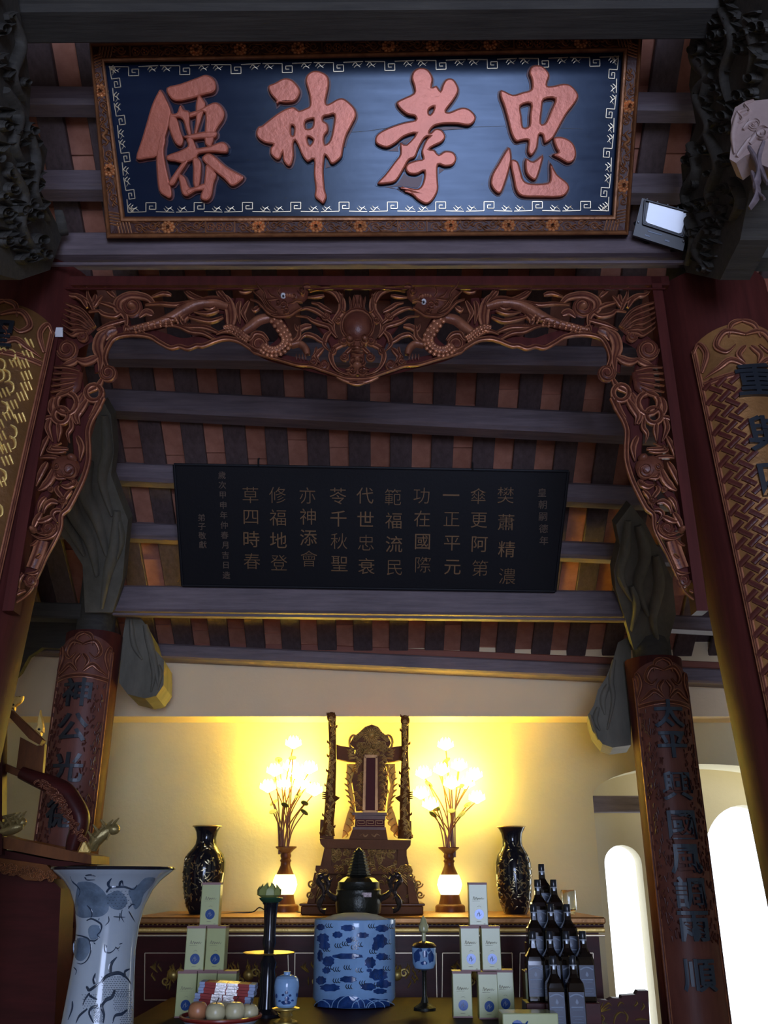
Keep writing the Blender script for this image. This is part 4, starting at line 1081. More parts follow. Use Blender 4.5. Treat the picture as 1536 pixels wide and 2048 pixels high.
# ================================================================ TRUSS BRACKETS, STRUTS, CORBELS
def inside(x, y, poly):
    c = False
    for k in range(len(poly)):
        (x1, y1), (x2, y2) = poly[k - 1], poly[k]
        if (y1 > y) != (y2 > y) and x < (x2 - x1) * (y - y1) / (y2 - y1) + x1: c = not c
    return c
def carved_plank(name, label, surf, outline, thick, strokes, mat, base_off=0.0, back=None, bump=0.04, fill=0):
    root = thing(name, label, 'bracket', surf.hit(*outline[0])[0], kind='thing')
    m_ = MB(); pts = [surf.hit(x, y, base_off)[0] for x, y in outline]
    m_.prism(pts, (back if back is not None else -surf.n * thick)); m_.build('body', M[mat], root)
    m_ = MB()
    for s in strokes:
        pts, w_ = s[0], s[1]
        stroke(m_, surf, pts, w_, s[2] if len(s) > 2 else bump, base_off - 0.003, DOME, 5, (0.6, 0.3), 0.0)
    if fill:
        rr = random.Random(fill); xs = [q[0] for q in outline]; ys = [q[1] for q in outline]; n_ = 0; tries = 0
        while n_ < fill and tries < fill * 30:
            tries += 1; x, y = rr.uniform(min(xs), max(xs)), rr.uniform(min(ys), max(ys))
            if not all(inside(x + a, y + b, outline) for a, b in ((-14, 0), (14, 0), (0, -16), (0, 16))): continue
            n_ += 1; d = rr.choice((-1, 1)); w_ = rr.uniform(6, 11)
            if rr.random() < 0.4: spiral(m_, surf, x, y, rr.uniform(9, 15), w_ * 0.7, bump * rr.uniform(0.7, 1.2), base_off - 0.003, 1.5, rr.uniform(0, 6), d, RIDGE, 0.0)
            else: stroke(m_, surf, [(x - 10 * d, y - 16), (x + 8 * d, y - 8), (x - 2 * d, y + 6), (x + 12 * d, y + 15)], w_, bump * rr.uniform(0.7, 1.2), base_off - 0.003, RIDGE, 4, (0.5, 0.2), 0.0)
    if strokes or fill: m_.build('carved_relief', M[mat], root, True, kind='stuff')
    return root
TX = Flat((1.36, 0, 0), (-1, 0, 0)); TXL = Flat((-1.44, 0, 0), (1, 0, 0))
carved_plank('truss_bracket', 'dark carved timber bracket rising above the right front column', TX,
    [(1400, -40), (1388, 80), (1378, 170), (1392, 250), (1362, 330), (1368, 400), (1350, 470), (1372, 545), (1440, 560), (1480, 480), (1500, 380), (1536, 300), (1560, -40)], 0.12,
    [([(1410,40),(1395,110),(1420,150),(1405,210)], 36), ([(1430,150),(1400,190),(1425,250),(1400,290)], 30), ([(1450,20),(1475,80),(1455,150),(1470,220)], 26), ([(1385,290),(1400,340),(1375,390),(1390,440)], 30), ([(1420,270),(1445,330),(1425,390),(1450,450)], 30), ([(1500,40),(1520,100),(1500,170)], 30), ([(1372,420),(1395,470),(1380,530)], 26), ([(1425,450),(1400,500),(1425,540)], 26), ([(1470,360),(1490,400),(1470,440)], 24)], 'beam2', fill=70)
carved_plank('truss_bracket', 'dark carved timber bracket rising above the left front column', TXL,
    [(-40, -40), (30, -40), (45, 60), (62, 170), (58, 240), (95, 300), (80, 380), (125, 470), (100, 540), (40, 560), (-40, 540)], 0.12,
    [([(15,30),(35,90),(18,150),(40,200)], 28), ([(5,180),(30,230),(20,290),(50,340)], 28), ([(50,260),(65,320),(60,380),(90,440)], 24), ([(10,330),(40,390),(35,450),(70,510)], 30), ([(110,420),(118,460),(125,470)], 14)], 'beam2', fill=45)
TX2 = Flat(PX(1490, 260, 1.27), (-0.55, -0.83, 0))
carved_plank('bracket_snout', 'pale pinkish carved dragon-snout timber end jutting from the right truss bracket', TX2,
    [(1462, 240), (1470, 215), (1490, 203), (1560, 196), (1560, 345), (1525, 330), (1505, 305), (1490, 312), (1472, 326), (1459, 318), (1463, 280)], 0.10,
    [([(1478,225),(1468,270),(1470,310)], 14, 0.02), ([(1500,290),(1520,268),(1556,262)], 16, 0.02), ([(1488,262),(1500,250),(1512,246)], 9, 0.02), ([(1475,316),(1490,296),(1505,280),(1540,276)], 12, 0.02)], 'pale', fill=4, bump=0.02)
mb = MB()
for pts, w_ in (([(1500,300),(1520,340),(1512,380),(1530,400)], 14), ([(1530,290),(1520,330),(1536,370)], 14), ([(1506,350),(1516,390),(1500,420)], 12)): stroke(mb, TX2, pts, w_, 0.03, -0.02, DOME, 6, (0.8, 0.4))
tag(mb.build('bracket_beard', M['beam'], None, True), 'grey carved curls hanging under the pale bracket snout', 'bracket', kind='stuff')
FB = wallY(3.32)
carved_plank('capital_block', 'grey carved lotus block on the head of the right front column', wallY(3.26), [(1436, 470), (1450, 468), (1480, 465), (1486, 480), (1478, 500), (1472, 535), (1440, 530), (1432, 500)], 0.1,
    [([(1440,478),(1458,470),(1478,478)], 7, 0.012), ([(1440,492),(1456,486),(1476,494)], 6, 0.012), ([(1438,508),(1456,502),(1474,508)], 6, 0.012), ([(1444,478),(1440,500),(1446,528)], 7, 0.012), ([(1472,480),(1474,500),(1468,528)], 7, 0.012)], 'beam')
# knotty struts carrying the roof from the rear columns
def ST_(x): return Flat(P(x, 1225, 5.22), (P(x, 800, 4.42) - P(x, 1225, 5.22)).cross(V((1, 0, 0))))
carved_plank('roof_strut', 'knotty greenish-brown carved strut leaning over the left rear column', ST_(200),
    [(205, 800), (222, 830), (228, 900), (222, 950), (240, 1000), (256, 1040), (250, 1100), (245, 1160), (225, 1225), (170, 1225), (165, 1130), (140, 1090), (105, 1050), (130, 960), (175, 900)], 0.10,
    [([(210,830),(215,900),(205,960),(225,1030)], 24), ([(180,920),(170,980),(195,1040),(215,1110)], 30), ([(140,980),(150,1030),(180,1080),(195,1150)], 30), ([(235,1020),(230,1090),(215,1150),(205,1215)], 24), ([(125,1030),(150,1070),(170,1110)], 18), ([(240,1040),(245,1080),(235,1120)], 12)], 'strut')
carved_plank('roof_strut', 'knotty grey-green carved strut leaning over the right rear column', ST_(1290),
    [(1262, 1010), (1290, 1045), (1318, 1100), (1345, 1160), (1352, 1230), (1335, 1290), (1268, 1300), (1248, 1230), (1232, 1180), (1228, 1140), (1240, 1090), (1232, 1050)], 0.10,
    [([(1255,1040),(1250,1100),(1240,1150),(1262,1200)], 22), ([(1275,1050),(1290,1110),(1275,1170),(1295,1230)], 26), ([(1310,1110),(1318,1170),(1305,1230),(1315,1285)], 24), ([(1262,1170),(1272,1210),(1262,1260)], 18), ([(1235,1150),(1250,1180)], 12)], 'strut')
carved_plank('corbel', 'rounded timber corbel end beside the left rear column under the beam', wallY(5.5),
    [(252, 1232), (282, 1236), (300, 1262), (310, 1300), (328, 1320), (327, 1370), (312, 1392), (290, 1397), (255, 1388), (238, 1365), (243, 1290)], 0.35,
    [([(290,1250),(300,1290),(310,1330),(318,1375)], 16), ([(262,1240),(268,1290),(285,1320)], 12), ([(300,1310),(308,1350),(302,1385)], 10), ([(318,1330),(322,1350),(316,1380)], 8)], 'strut', back=V((-0.06, 0.5, 0.02)), bump=0.02)
carved_plank('corbel', 'carved timber corbel end with a leafy edge beside the right rear column', wallY(5.5),
    [(1236, 1285), (1262, 1270), (1262, 1490), (1225, 1495), (1205, 1488), (1185, 1462), (1176, 1430), (1188, 1410), (1196, 1380), (1212, 1355), (1226, 1320)], 0.35,
    [([(1215,1370),(1205,1400),(1210,1430)], 14), ([(1196,1415),(1190,1440),(1200,1462)], 12), ([(1228,1320),(1222,1360),(1226,1400),(1214,1460)], 12), ([(1180,1430),(1186,1450),(1196,1480)], 8)], 'strut', back=V((0.1, 0.5, 0.02)), bump=0.02)
# ================================================================ FLOODLIGHT
fc = P(1324, 450, 3.2)
fl = thing('floodlight', 'black square floodlight with a pale glass front fixed beside the signboard', 'floodlight', fc, kind='thing')
FN = Flat(fc, (-0.25, -1, -0.55))
fpt = lambda x, y, o=0: FN.hit(x, y, o)[0]
m_ = MB(); pts = [(1284, 396), (1386, 424), (1366, 502), (1266, 470)]
m_.prism([fpt(*q, 0.0) for q in pts], -FN.n * 0.05); m_.build('housing', M['steel'], fl)
for k in range(5):
    m_ = MB(); t = 0.1 + k * 0.2; q0 = (1284 + 102 * t, 396 + 28 * t); q1 = (1266 + 100 * t, 470 + 32 * t)
    m_.beam(fpt(*q0, -0.065), fpt(*q1, -0.065), 0.008, 0.04, 0.001, up=FN.n); m_.build('cooling_fin', M['steel'], fl)
m_ = MB()
def rrect(pts, r=0.18):
    out = []
    for k in range(4):
        a, b, c = pts[k - 1], pts[k], pts[(k + 1) % 4]
        for t in (r, r * 0.35): out.append((b[0] + (a[0] - b[0]) * t, b[1] + (a[1] - b[1]) * t))
        for t in (r * 0.35, r): out.append((b[0] + (c[0] - b[0]) * t, b[1] + (c[1] - b[1]) * t))
    return out
m_.prism([fpt(*q, 0.004) for q in rrect([(1299, 401), (1375, 424), (1362, 468), (1291, 444)])], -FN.n * 0.006); m_.build('glass_front', M['lens'], fl)
for s in ([(1290, 400), (1381, 425)], [(1381, 425), (1366, 474)], [(1366, 474), (1286, 448)], [(1286, 448), (1290, 400)]):
    m_ = MB(); m_.beam(fpt(*s[0], 0.006), fpt(*s[1], 0.006), 0.008, 0.014, 0.002, up=FN.n); m_.build('bezel', M['steel'], fl)
for x, y in ((1277, 444), (1367, 482)):
    m_ = MB(); m_.ball(fpt(x, y, 0.005), 0.005, 8, 6); m_.build('clamp_screw', M['capband'], fl, True)
FXa = V((1, 0, 0)); 
m_ = MB(); stroke(m_, FN, [(1296, 462), (1306, 465), (1324, 470)], 3, 0.001, 0.001, PEN, 3, (1, 1)); stroke(m_, FN, [(1290, 470), (1300, 473)], 3, 0.001, 0.001, PEN, 3, (1, 1)); stroke(m_, FN, [(1330, 480), (1339, 483)], 4, 0.001, 0.001, PEN, 3, (1, 1)); m_.build('printed_mark', M['labelink'], fl, kind='stuff')
m_ = MB(); a_ = fpt(1270, 444, -0.02); b_ = fpt(1374, 470, -0.02); c_ = fpt(1318, 500, -0.10); d_ = fpt(1330, 502, -0.10)
m_.tube([a_, fpt(1282, 480, -0.06), c_, d_, fpt(1362, 500, -0.06), b_], 0.007, 6); m_.build('mounting_bracket', M['steel'], fl)
# ================================================================ ALTAR
YA = 5.5
ZALT = P(735, 1834, YA).z
AX0, AX1 = P(262, 1840, YA).x, P(1207, 1845, YA).x
al = thing('altar_cabinet', 'long dark red lacquered altar with gilt mouldings and gilt carved panels against the yellow wall', 'altar', ((AX0 + AX1) / 2, 6.0, 0), kind='thing')
mb = MB(); mb.box(((AX0 + AX1) / 2, 5.98, (ZALT - 0.04) / 2), (AX1 - AX0 - 0.06, 0.94, ZALT - 0.04)); mb.build('body', M['mahog'], al)
mb = MB(); mb.box(((AX0 + AX1) / 2, 5.975, ZALT - 0.0175), (AX1 - AX0 + 0.02, 0.99, 0.035), 0, 0.008); mb.build('top_slab', M['goldpaint'], al)
def alt_strip(y, h, out, mat, name):
    a, b = P(262, y, YA), P(1205, y, YA); m_ = MB(); m_.beam((AX0, YA + 0.012 - out / 2, a.z), (AX1, YA + 0.012 - out / 2, a.z), out + 0.02, h, h * 0.3); return m_.build(name, M[mat], al)
alt_strip(1851, 0.022, 0.004, 'mahog', 'frieze'); alt_strip(1860, 0.024, 0.018, 'gold', 'gilt_moulding'); alt_strip(1871, 0.012, 0.010, 'goldline', 'gilt_moulding')
AF = wallY(YA + 0.008)
m_ = MB(); x = 270
while x < 1200: dome(m_, AF, x, 1849, 3, 2.4, 0.008, 0.004, 6, 0, 2); x += 9
m_.build('bead_row', M['brass'], al, kind='stuff')
for i, (a, b) in enumerate(((290, 402), (418, 576), (590, 702), (716, 872), (885, 1024), (1040, 1186))):
    y0, y1 = 1906, 2000
    m_ = MB(); m_.prism([AF.hit(*q, 0.0)[0] for q in ((a, y0), (b, y0), (b + 2, y1), (a - 1, y1))], V((0, -0.012, 0))); pn = m_.build('altar_panel', M['mahog'], al)
    m_ = MB()
    for s in ([(a, y0), (b, y0)], [(b, y0), (b + 2, y1)], [(b + 2, y1), (a - 1, y1)], [(a - 1, y1), (a, y0)]): stroke(m_, AF, s, 2.2, 0.004, 0.012, PEN, 1, (1, 1), 1, False)
    m_.build('gilt_line', M['goldline'], pn)
    m_ = MB(); rr = random.Random(40 + i); cx = (a + b) / 2; w_ = (b - a) * 0.34
    for k in range(26):
        an = rr.uniform(0, 6.28); q = rr.uniform(0.1, 1) ** 0.6; x, y = cx + math.cos(an) * w_ * q, 1955 + math.sin(an) * 26 * q
        d = rr.uniform(-1, 1)
        stroke(m_, AF, [(x, y), (x + 5 * d, y - 7), (x + 9 * d, y - 11), (x + 6 * d, y - 17)], 3.6, 0.014, 0.012, DOME, 3)
    for s in (-1, 1):
        for k in range(5): stroke(m_, AF, [(cx + s * w_ * 0.8, 1945), (cx + s * (w_ * 0.8 + 5 + k * 2), 1938 - k), (cx + s * (w_ * 0.8 + 3 + k * 3), 1922 + k * 3)], 2.6, 0.014, 0.014, DOME, 3)
    dome(m_, AF, cx, 1950, 11, 12, 0.02, 0.012, 12); spiral(m_, AF, cx - 14, 1962, 9, 3.4, 0.018, 0.012); spiral(m_, AF, cx + 14, 1946, 9, 3.4, 0.018, 0.012, dirn=-1)
    m_.build('gilt_relief', M['brass'], pn, True, kind='stuff')
# ================================================================ THRONE AND TABLET
YT = 5.80
cT = lambda x, y: (480 + x / 2.954, 1400 + y / 2.954)
c9 = lambda x, y: (620 + x / 6.4, 1420 + y / 6.4)
th = thing('throne', 'tall gilt carved throne with dragon posts standing on the altar', 'throne', (P(727, 1830, YT).x, YT + 0.2, ZALT), kind='thing')
TF, TB = wallY(YT), wallY(YT + 0.30)
def tslab(name, pts, y0, depth, mat='throne', conv=cT, par=None):
    m_ = MB(); s = wallY(y0); m_.prism([s.hit(*conv(*q))[0] for q in pts], V((0, depth, 0))); return m_.build(name, M[mat], par or th)
zc = ZALT
def zlift(pts): return pts
# plinth down to the altar top
pl0 = P(*cT(362, 1215), YT); pl1 = P(*cT(1082, 1222), YT)
m_ = MB(); m_.box(((pl0.x + pl1.x) / 2, YT + 0.2, (ZALT + pl0.z) / 2), (pl1.x - pl0.x, 0.44, pl0.z - ZALT), 0, 0.006); m_.build('plinth', M['throne'], th)
m_ = MB(); m_.box(((pl0.x + pl1.x) / 2, YT + 0.2, pl0.z + 0.006), (pl1.x - pl0.x + 0.02, 0.46, 0.014), 0, 0.004); m_.build('plinth_lip', M['brownlac'], th)
tslab('lower_stage', [(440, 1020), (1005, 1030), (1030, 1110), (1048, 1205), (400, 1205), (420, 1110)], YT + 0.06, 0.30)
for s in ([(395, 1205), (440, 1205), (470, 1040), (440, 1040)], [(1000, 1205), (1060, 1210), (1015, 1040), (985, 1040)]): tslab('leg', s, YT - 0.02, 0.10)
tslab('middle_ledge', [(448, 978), (1012, 985), (1018, 1012), (1005, 1030), (455, 1025), (444, 1005)], YT - 0.02, 0.40)
tslab('seat_box', [(500, 868), (975, 875), (1000, 985), (475, 980)], YT + 0.02, 0.34)
tslab('seat_slab', [(470, 820), (1010, 828), (1008, 858), (985, 885), (500, 875), (476, 850)], YT - 0.03, 0.42)
m_ = MB()
for s in (-1, 1):
    f = lambda x, y: cT(740 + s * (x - 740), y)
    for k in range(4):
        stroke(m_, TF, [f(520 + k * 4, 1020 + k * 8), f(455 + k * 6, 1060 + k * 16), f(430 + k * 8, 1110 + k * 14), f(450, 1170)], 6, 0.03, -0.02, RIDGE)
    spiral(m_, TF, *f(425, 1085), 9, 4, 0.04, 0.0); spiral(m_, TF, *f(470, 1040), 8, 4, 0.04, 0.0); spiral(m_, TF, *f(415, 1150), 8, 4, 0.04, 0.0)
rr = random.Random(9)
for k in range(60):
    x, y = rr.uniform(545, 940), rr.uniform(888, 965)
    spiral(m_, TF, *cT(x, y), rr.uniform(4, 6.5), 3.0, 0.03, -0.02, 1.2, rr.uniform(0, 6))
for k in range(70):
    x, y = rr.uniform(460, 1000), rr.choice((rr.uniform(985, 1020), rr.uniform(1035, 1200)))
    d = rr.choice((-1, 1))
    stroke(m_, TF, [cT(x, y), cT(x + 14 * d, y - 10), cT(x + 26 * d, y), cT(x + 30 * d, y + 14)], 5.0, 0.034, 0.014 if y < 1030 else -0.055, RIDGE, 3)
m_.build('stage_carving', M['throne'], th, True, kind='stuff')
for a in ((500, 868, 540, 980), (935, 872, 985, 985)): tslab('corner_post', [(a[0], a[1]), (a[2], a[1]), (a[2], a[3]), (a[0] - 10, a[3])], YT - 0.01, 0.05)
# arm posts with dragon heads
for s, xs in ((-1, ((275, 45), (285, 250), (290, 520), (285, 760), (265, 1000), (255, 1250), (235, 1480), (220, 1600))), (1, ((1218, 85), (1215, 300), (1215, 560), (1215, 780), (1218, 1000), (1215, 1250), (1215, 1480), (1220, 1640)))):
    m_ = MB(); pts = [P(*c9(*q), YT + 0.02) for q in xs]
    rad = [0.024, 0.025, 0.022, 0.026, 0.032, 0.034, 0.032, 0.05]
    m_.tube(pts[::-1], rad[::-1], 10); m_.gi = 0.6
    post = m_.build('arm_post', M['throne'], th, True)
    m_ = MB(); rr = random.Random(3 + s)
    for k in range(64):
        t = (k + rr.random()) / 64; q = t * (len(xs) - 1.001); i = int(q); u = q - i
        x = xs[i][0] + (xs[i + 1][0] - xs[i][0]) * u; y = xs[i][1] + (xs[i + 1][1] - xs[i][1]) * u
        r_ = 40 + 26 * t; d = rr.choice((-1, 1)); o = rr.uniform(-0.5, 0.7); e = rr.uniform(14, 40)
        if k % 3 == 0: spiral(m_, wallY(YT - 0.014), *c9(x + o * r_ * 0.6, y), rr.uniform(2.5, 4.5), 2.2, 0.018, 0.0, 1.3, rr.uniform(0, 6), d)
        else: stroke(m_, wallY(YT - 0.012), [c9(x + d * r_ * (o - 0.4), y + e), c9(x + d * r_ * o, y), c9(x + d * r_ * (o + 0.4), y - e * 0.6), c9(x + d * r_ * (o + 0.62), y + e * 0.4)], rr.uniform(3, 4.6), 0.018, 0.0, RIDGE, 3)
        if k % 7 == 0: m_.tube([P(*c9(x + d * r_ * 0.8, y), YT), P(*c9(x + d * r_ * 1.35, y - 10), YT), P(*c9(x + d * r_ * 1.45, y - 34), YT)], [0.010, 0.007, 0.003], 6)
    x, y = xs[0]; m_.ball(P(*c9(x, y + 50), YT), (0.030, 0.034, 0.035), 10, 8)
    for k in (-1, 0, 1): m_.tube([P(*c9(x + 30 * k, y + 20), YT), P(*c9(x + 40 * k, y - 12), YT - 0.01)], [0.008, 0.003], 6)
    for k in (-1, 1): stroke(m_, wallY(YT - 0.03), [c9(x - 30, y + 70), c9(x, y + 60 + 10 * k), c9(x + 30, y + 75)], 4, 0.012, 0.0)
    X, Y = xs[5]
    for k in range(4): m_.tube([P(*c9(X - 40 * -s, Y - 190 + k * 24), YT), P(*c9(X + s * 100, Y - 200 + k * 26), YT - 0.01)], [0.006, 0.003], 5)
    m_.tube([P(*c9(X, Y - 150), YT), P(*c9(X - s * 110, Y - 110), YT - 0.01), P(*c9(X - s * 60, Y - 80), YT)], [0.02, 0.014, 0.006], 6)
    m_.build('dragon_carving', M['throne'], post, True, kind='stuff')
    q0 = (xs[7][0], 1640)
    tslab('arm_base', [(q0[0] - 88, 1400), (q0[0] + 78, 1420), (q0[0] + 80, 1650), (q0[0] - 95, 1640)], YT + 0.03, 0.07, 'throne', c9)
# back rail, medallion, side drapery
for s in (-1, 1):
    f = lambda x, y: (780 + s * (x - 780), y)
    tslab('arm_rail', [f(335, 440), f(400, 460), f(500, 475), f(560, 510), f(590, 660), f(480, 655), f(340, 625)], YT + 0.16, 0.06, 'throne', c9)
    m_ = MB()
    for k in range(4): stroke(m_, wallY(YT + 0.16), [c9(*f(560 + 10 * k, 490 + 40 * k)), c9(*f(500, 520 + 34 * k)), c9(*f(470 + 14 * k, 500 + 40 * k))], 4, 0.02, 0.0)
    m_.build('claw_carving', M['throne'], th, True, kind='stuff')
    m_ = MB(); ring(m_, wallY(YT + 0.2), *c9(*f(560, 415)), 9, 5, 0.03, 0.0, 14); m_.build('scroll_ear', M['throne'], th, True)
    m_ = MB()
    pts = [f(470, 690), f(590, 690), f(560, 850), f(530, 950), f(560, 1130), f(575, 1250), f(560, 1400), f(500, 1560), f(410, 1640), f(430, 1500), f(480, 1320), f(530, 1200), f(490, 1050), f(465, 860)]
    m_.prism([P(*c9(*q), YT + 0.22) for q in pts], V((0, 0.03, 0))); dr = m_.build('gilt_drapery', M['giltcloth'], th)
    m_ = MB()
    for k in range(12): 
        y = 720 + k * 74; x = 520 - 40 * math.sin(k * 0.55) - (k > 8) * (k - 8) * 22
        stroke(m_, wallY(YT + 0.215), [c9(*f(x - 40, y)), c9(*f(x, y + 30)), c9(*f(x + 20, y + 70)), c9(*f(x - 10, y + 100))], 4, 0.014, 0.0)
    m_.build('fold_carving', M['throne'], dr, True, kind='stuff')
tslab('back_medallion', [(790, 185), (870, 215), (930, 290), (1000, 340), (1035, 420), (990, 500), (1000, 600), (960, 690), (1000, 900), (990, 1050), (960, 1290), (590, 1290), (560, 1050), (535, 900), (600, 690), (570, 600), (590, 500), (510, 430), (560, 340), (640, 290), (700, 220)], YT + 0.17, 0.05, 'throne', c9)
m_ = MB(); MF = wallY(YT + 0.17); rr = random.Random(21)
for k in range(18):
    a = k * 2 * math.pi / 18
    stroke(m_, MF, [c9(785 + 40 * math.cos(a), 320 + 36 * math.sin(a)), c9(785 + 80 * math.cos(a + .2), 320 + 72 * math.sin(a + .2)), c9(785 + 125 * math.cos(a), 325 + 115 * math.sin(a))], 4, 0.022, 0.0)
dome(m_, MF, *c9(785, 320), 7, 7, 0.03, 0.0, 12, 0.5)
for k in range(46):
    x, y = rr.uniform(610, 960), rr.uniform(420, 560)
    spiral(m_, MF, *c9(x, y), rr.uniform(3, 6), 2.6, 0.022, 0.0, 1.3, rr.uniform(0, 6), rr.choice((-1, 1)))
for s in (-1, 1):
    for k in range(22):
        y = 590 + k * 32; x = 780 + s * rr.uniform(110, 205)
        stroke(m_, MF, [c9(x - 30, y), c9(x + 8, y - 16), c9(x + 26, y + 16), c9(x - 8, y + 30)], 4, 0.024, 0.0, RIDGE, 3)
    for k in range(7): spiral(m_, MF, *c9(780 + s * (60 + k * 24), 240 + k * 22), 5, 2.6, 0.022, 0.0)
m_.build('medallion_carving', M['throne'], th, True, kind='stuff')
tb = thing('spirit_tablet', 'narrow plum-coloured tablet in a gilt frame before the throne back', 'tablet', P(742, 1679, YT + 0.02), kind='thing')
tslab('tablet_face', [(718, 612), (838, 612), (832, 1285), (708, 1285)], YT + 0.07, 0.02, 'purple', c9, tb)
for p_ in ([(690, 590), (720, 612), (708, 1285), (672, 1300)], [(838, 612), (865, 590), (868, 1300), (832, 1285)], [(700, 572), (862, 572), (862, 612), (700, 612)], [(672, 1285), (868, 1285), (868, 1312), (672, 1312)]): tslab('tablet_frame', p_, YT + 0.06, 0.035, 'goldpaint', c9, tb)
for p_, m_ in (([(540, 1312), (985, 1312), (985, 1345), (540, 1345)], 'brownlac'), ([(575, 1345), (965, 1350), (965, 1400), (575, 1395)], 'brownlac'), ([(580, 1395), (955, 1400), (955, 1500), (575, 1495)], 'purple'), ([(550, 1495), (970, 1500), (975, 1535), (545, 1530)], 'brownlac'), ([(545, 1530), (975, 1535), (995, 1660), (500, 1650)], 'throne')): tslab('pedestal_step', p_, YT + 0.02, 0.12, m_, c9, tb)
m_ = MB()
for k in range(3):
    x = 600 + k * 118
    for a, b in (((0, 0), (95, 0)), ((95, 0), (95, 34)), ((95, 34), (24, 34)), ((24, 34), (24, 18)), ((0, 0), (0, 60)), ((0, 60), (110, 60))): stroke(m_, wallY(YT + 0.02), [c9(x + a[0], 1418 + a[1]), c9(x + b[0], 1418 + b[1])], 1.2, 0.004, 0, PEN, 1, (1, 1), 1, False)
for s in (-1, 1): stroke(m_, wallY(YT + 0.02), [c9(765 + s * 20, 1590), c9(765 + s * 60, 1620), c9(765 + s * 90, 1590), c9(765 + s * 130, 1610)], 3, 0.01, 0.0)
m_.build('gilt_fret', M['goldpaint'], tb, kind='stuff')
# ================================================================ LIT LOTUS LAMPS
def lathe_px(cx, Y, rows, n=28):          # rows: (picture y, full width px) -> profile about the axis at depth Y
    pr = []
    for y, w_ in rows:
        p = P(cx, y, Y); pr.append((w_ / 2 * mpp(p), p.z))
    return pr
def lotus(mb, c, r):
    for k in range(8):
        a = k * math.pi / 4
        for q, (rad, hh, tilt) in enumerate(((0.75, 1.5, 0.25), (1.0, 1.1, 0.7))):
            b = a + q * math.pi / 8; d = V((math.cos(b), math.sin(b), 0)); s = V((-math.sin(b), math.cos(b), 0))
            base = c + V((0, 0, -r * 0.7))
            P0 = base; P1 = base + d * (r * rad * 0.9) + V((0, 0, r * hh * 0.45)); P2 = base + d * (r * rad * (0.5 + tilt * 0.6)) + V((0, 0, r * hh))
            i = [mb.vert(P0), mb.vert(P1 - s * r * 0.36), mb.vert(P1 + d * r * 0.08), mb.vert(P1 + s * r * 0.36), mb.vert(P2)]
            mb.f += [[i[0], i[1], i[2]], [i[0], i[2], i[3]], [i[1], i[4], i[2]], [i[2], i[4], i[3]]]
    mb.ball(c + V((0, 0, -r * 0.1)), (r * 0.5, r * 0.5, r * 0.6), 8, 6)
YL_ = 6.34
def lamp(label, cx, bulbs, leaves, foot_y, top_y, seed):
    base = P(cx, foot_y, YL_); base.z = ZALT
    root = thing('lotus_lamp', label, 'lamp', base, 'pair of lit lotus lamps', kind='thing')
    dz = ZALT - P(cx, foot_y, YL_).z
    s = (foot_y - top_y) / 131.0
    yy = lambda y: foot_y + (y - 1831) * s
    def part(name, rows, mat):
        m_ = MB(); m_.lathe([(r, z + dz) for r, z in lathe_px(cx, YL_, [(yy(y), w_) for y, w_ in rows])], (base.x, base.y, 0), 24); return m_.build(name, M[mat], root, True)
    part('base', [(1831, 60), (1820, 60), (1817, 56), (1815, 46), (1804, 40), (1796, 38)], 'brownlac')
    part('lit_globe', [(1796, 36), (1788, 44), (1776, 50), (1766, 46), (1756, 38)], 'globe')
    part('neck', [(1757, 36), (1748, 28), (1738, 20), (1732, 19), (1728, 23), (1724, 18), (1719, 22), (1713, 19), (1707, 30), (1702, 42), (1700, 42), (1703, 30)], 'brownlac')
    rr = random.Random(seed); mouth = P(cx, top_y + 2, YL_)
    bm_ = None
    for x, y in bulbs + leaves:
        X, Y = cT(x, y); e = P(X, Y + 3, YL_ - 0.02 + rr.uniform(-0.05, 0.05))
        st_ = mouth + V((rr.uniform(-0.035, 0.035), rr.uniform(-0.02, 0.02), -0.02))
        mid = V((st_.x + (e.x - st_.x) * 0.25, st_.y, st_.z + (e.z - st_.z) * 0.55))
        m_ = MB(); pts = crom([st_, mid, e], 6); m_.tube([V(p) for p in pts], 0.0045, 5); m_.build('stem', M['brownlac'], root, True)
        if (x, y) in bulbs:
            m_ = MB(); lotus(m_, e + V((0, 0, 0.02)), 0.058); m_.build('lotus_bulb', M['bulb'], root, True)
        else:
            m_ = MB(); a = rr.uniform(-0.6, 0.6); c = e
            ring_ = [c + V((math.cos(q * math.pi / 5) * 0.026, math.sin(q * math.pi / 5) * 0.012 * (1 if a > 0 else -1), math.cos(q * math.pi / 5) * 0.026 * a + math.sin(q * math.pi / 5) * 0.014)) for q in range(10)]
            m_.prism(ring_, V((0, 0.002, 0.004))); m_.build('lotus_leaf', M['leaf'], root)
    return root
lamp('left of the two lit lotus lamps, nearer the green lotus candlestick', 567, [(315, 262), (205, 425), (300, 400), (410, 410), (165, 520), (262, 505), (365, 505), (440, 540), (330, 440)],
     [(228, 345), (310, 335), (195, 472), (400, 488), (345, 555), (265, 612), (200, 598), (195, 652), (382, 602), (380, 655)], 1831, 1700, 4)
lamp('right of the two lit lotus lamps, nearer the stacked spirit bottles', 901, [(1215, 272), (1085, 440), (1190, 420), (1295, 395), (1385, 450), (1070, 560), (1125, 625), (1250, 500), (1400, 585), (1340, 500)],
     [(1165, 395), (1220, 350), (1293, 365), (1115, 490), (1305, 500), (1160, 635), (1140, 668), (1345, 612), (1250, 648), (1310, 668)], 1836, 1706, 5)
mb = MB(); mb.tube([V(p) for p in crom([P(592, 1823, 6.2), P(615, 1828, 6.1) , P(640, 1831, 5.75)], 5)], 0.004, 5); tag(mb.build('lamp_cord', M['cord']), 'black cord from the left lotus lamp toward the throne', 'cord')
mb = MB(); q = [P(540, 1806, 6.02), P(520, 1815, 6.05), P(505, 1824, 6.1), P(470, 1826, 6.1), P(440, 1828, 6.05)]
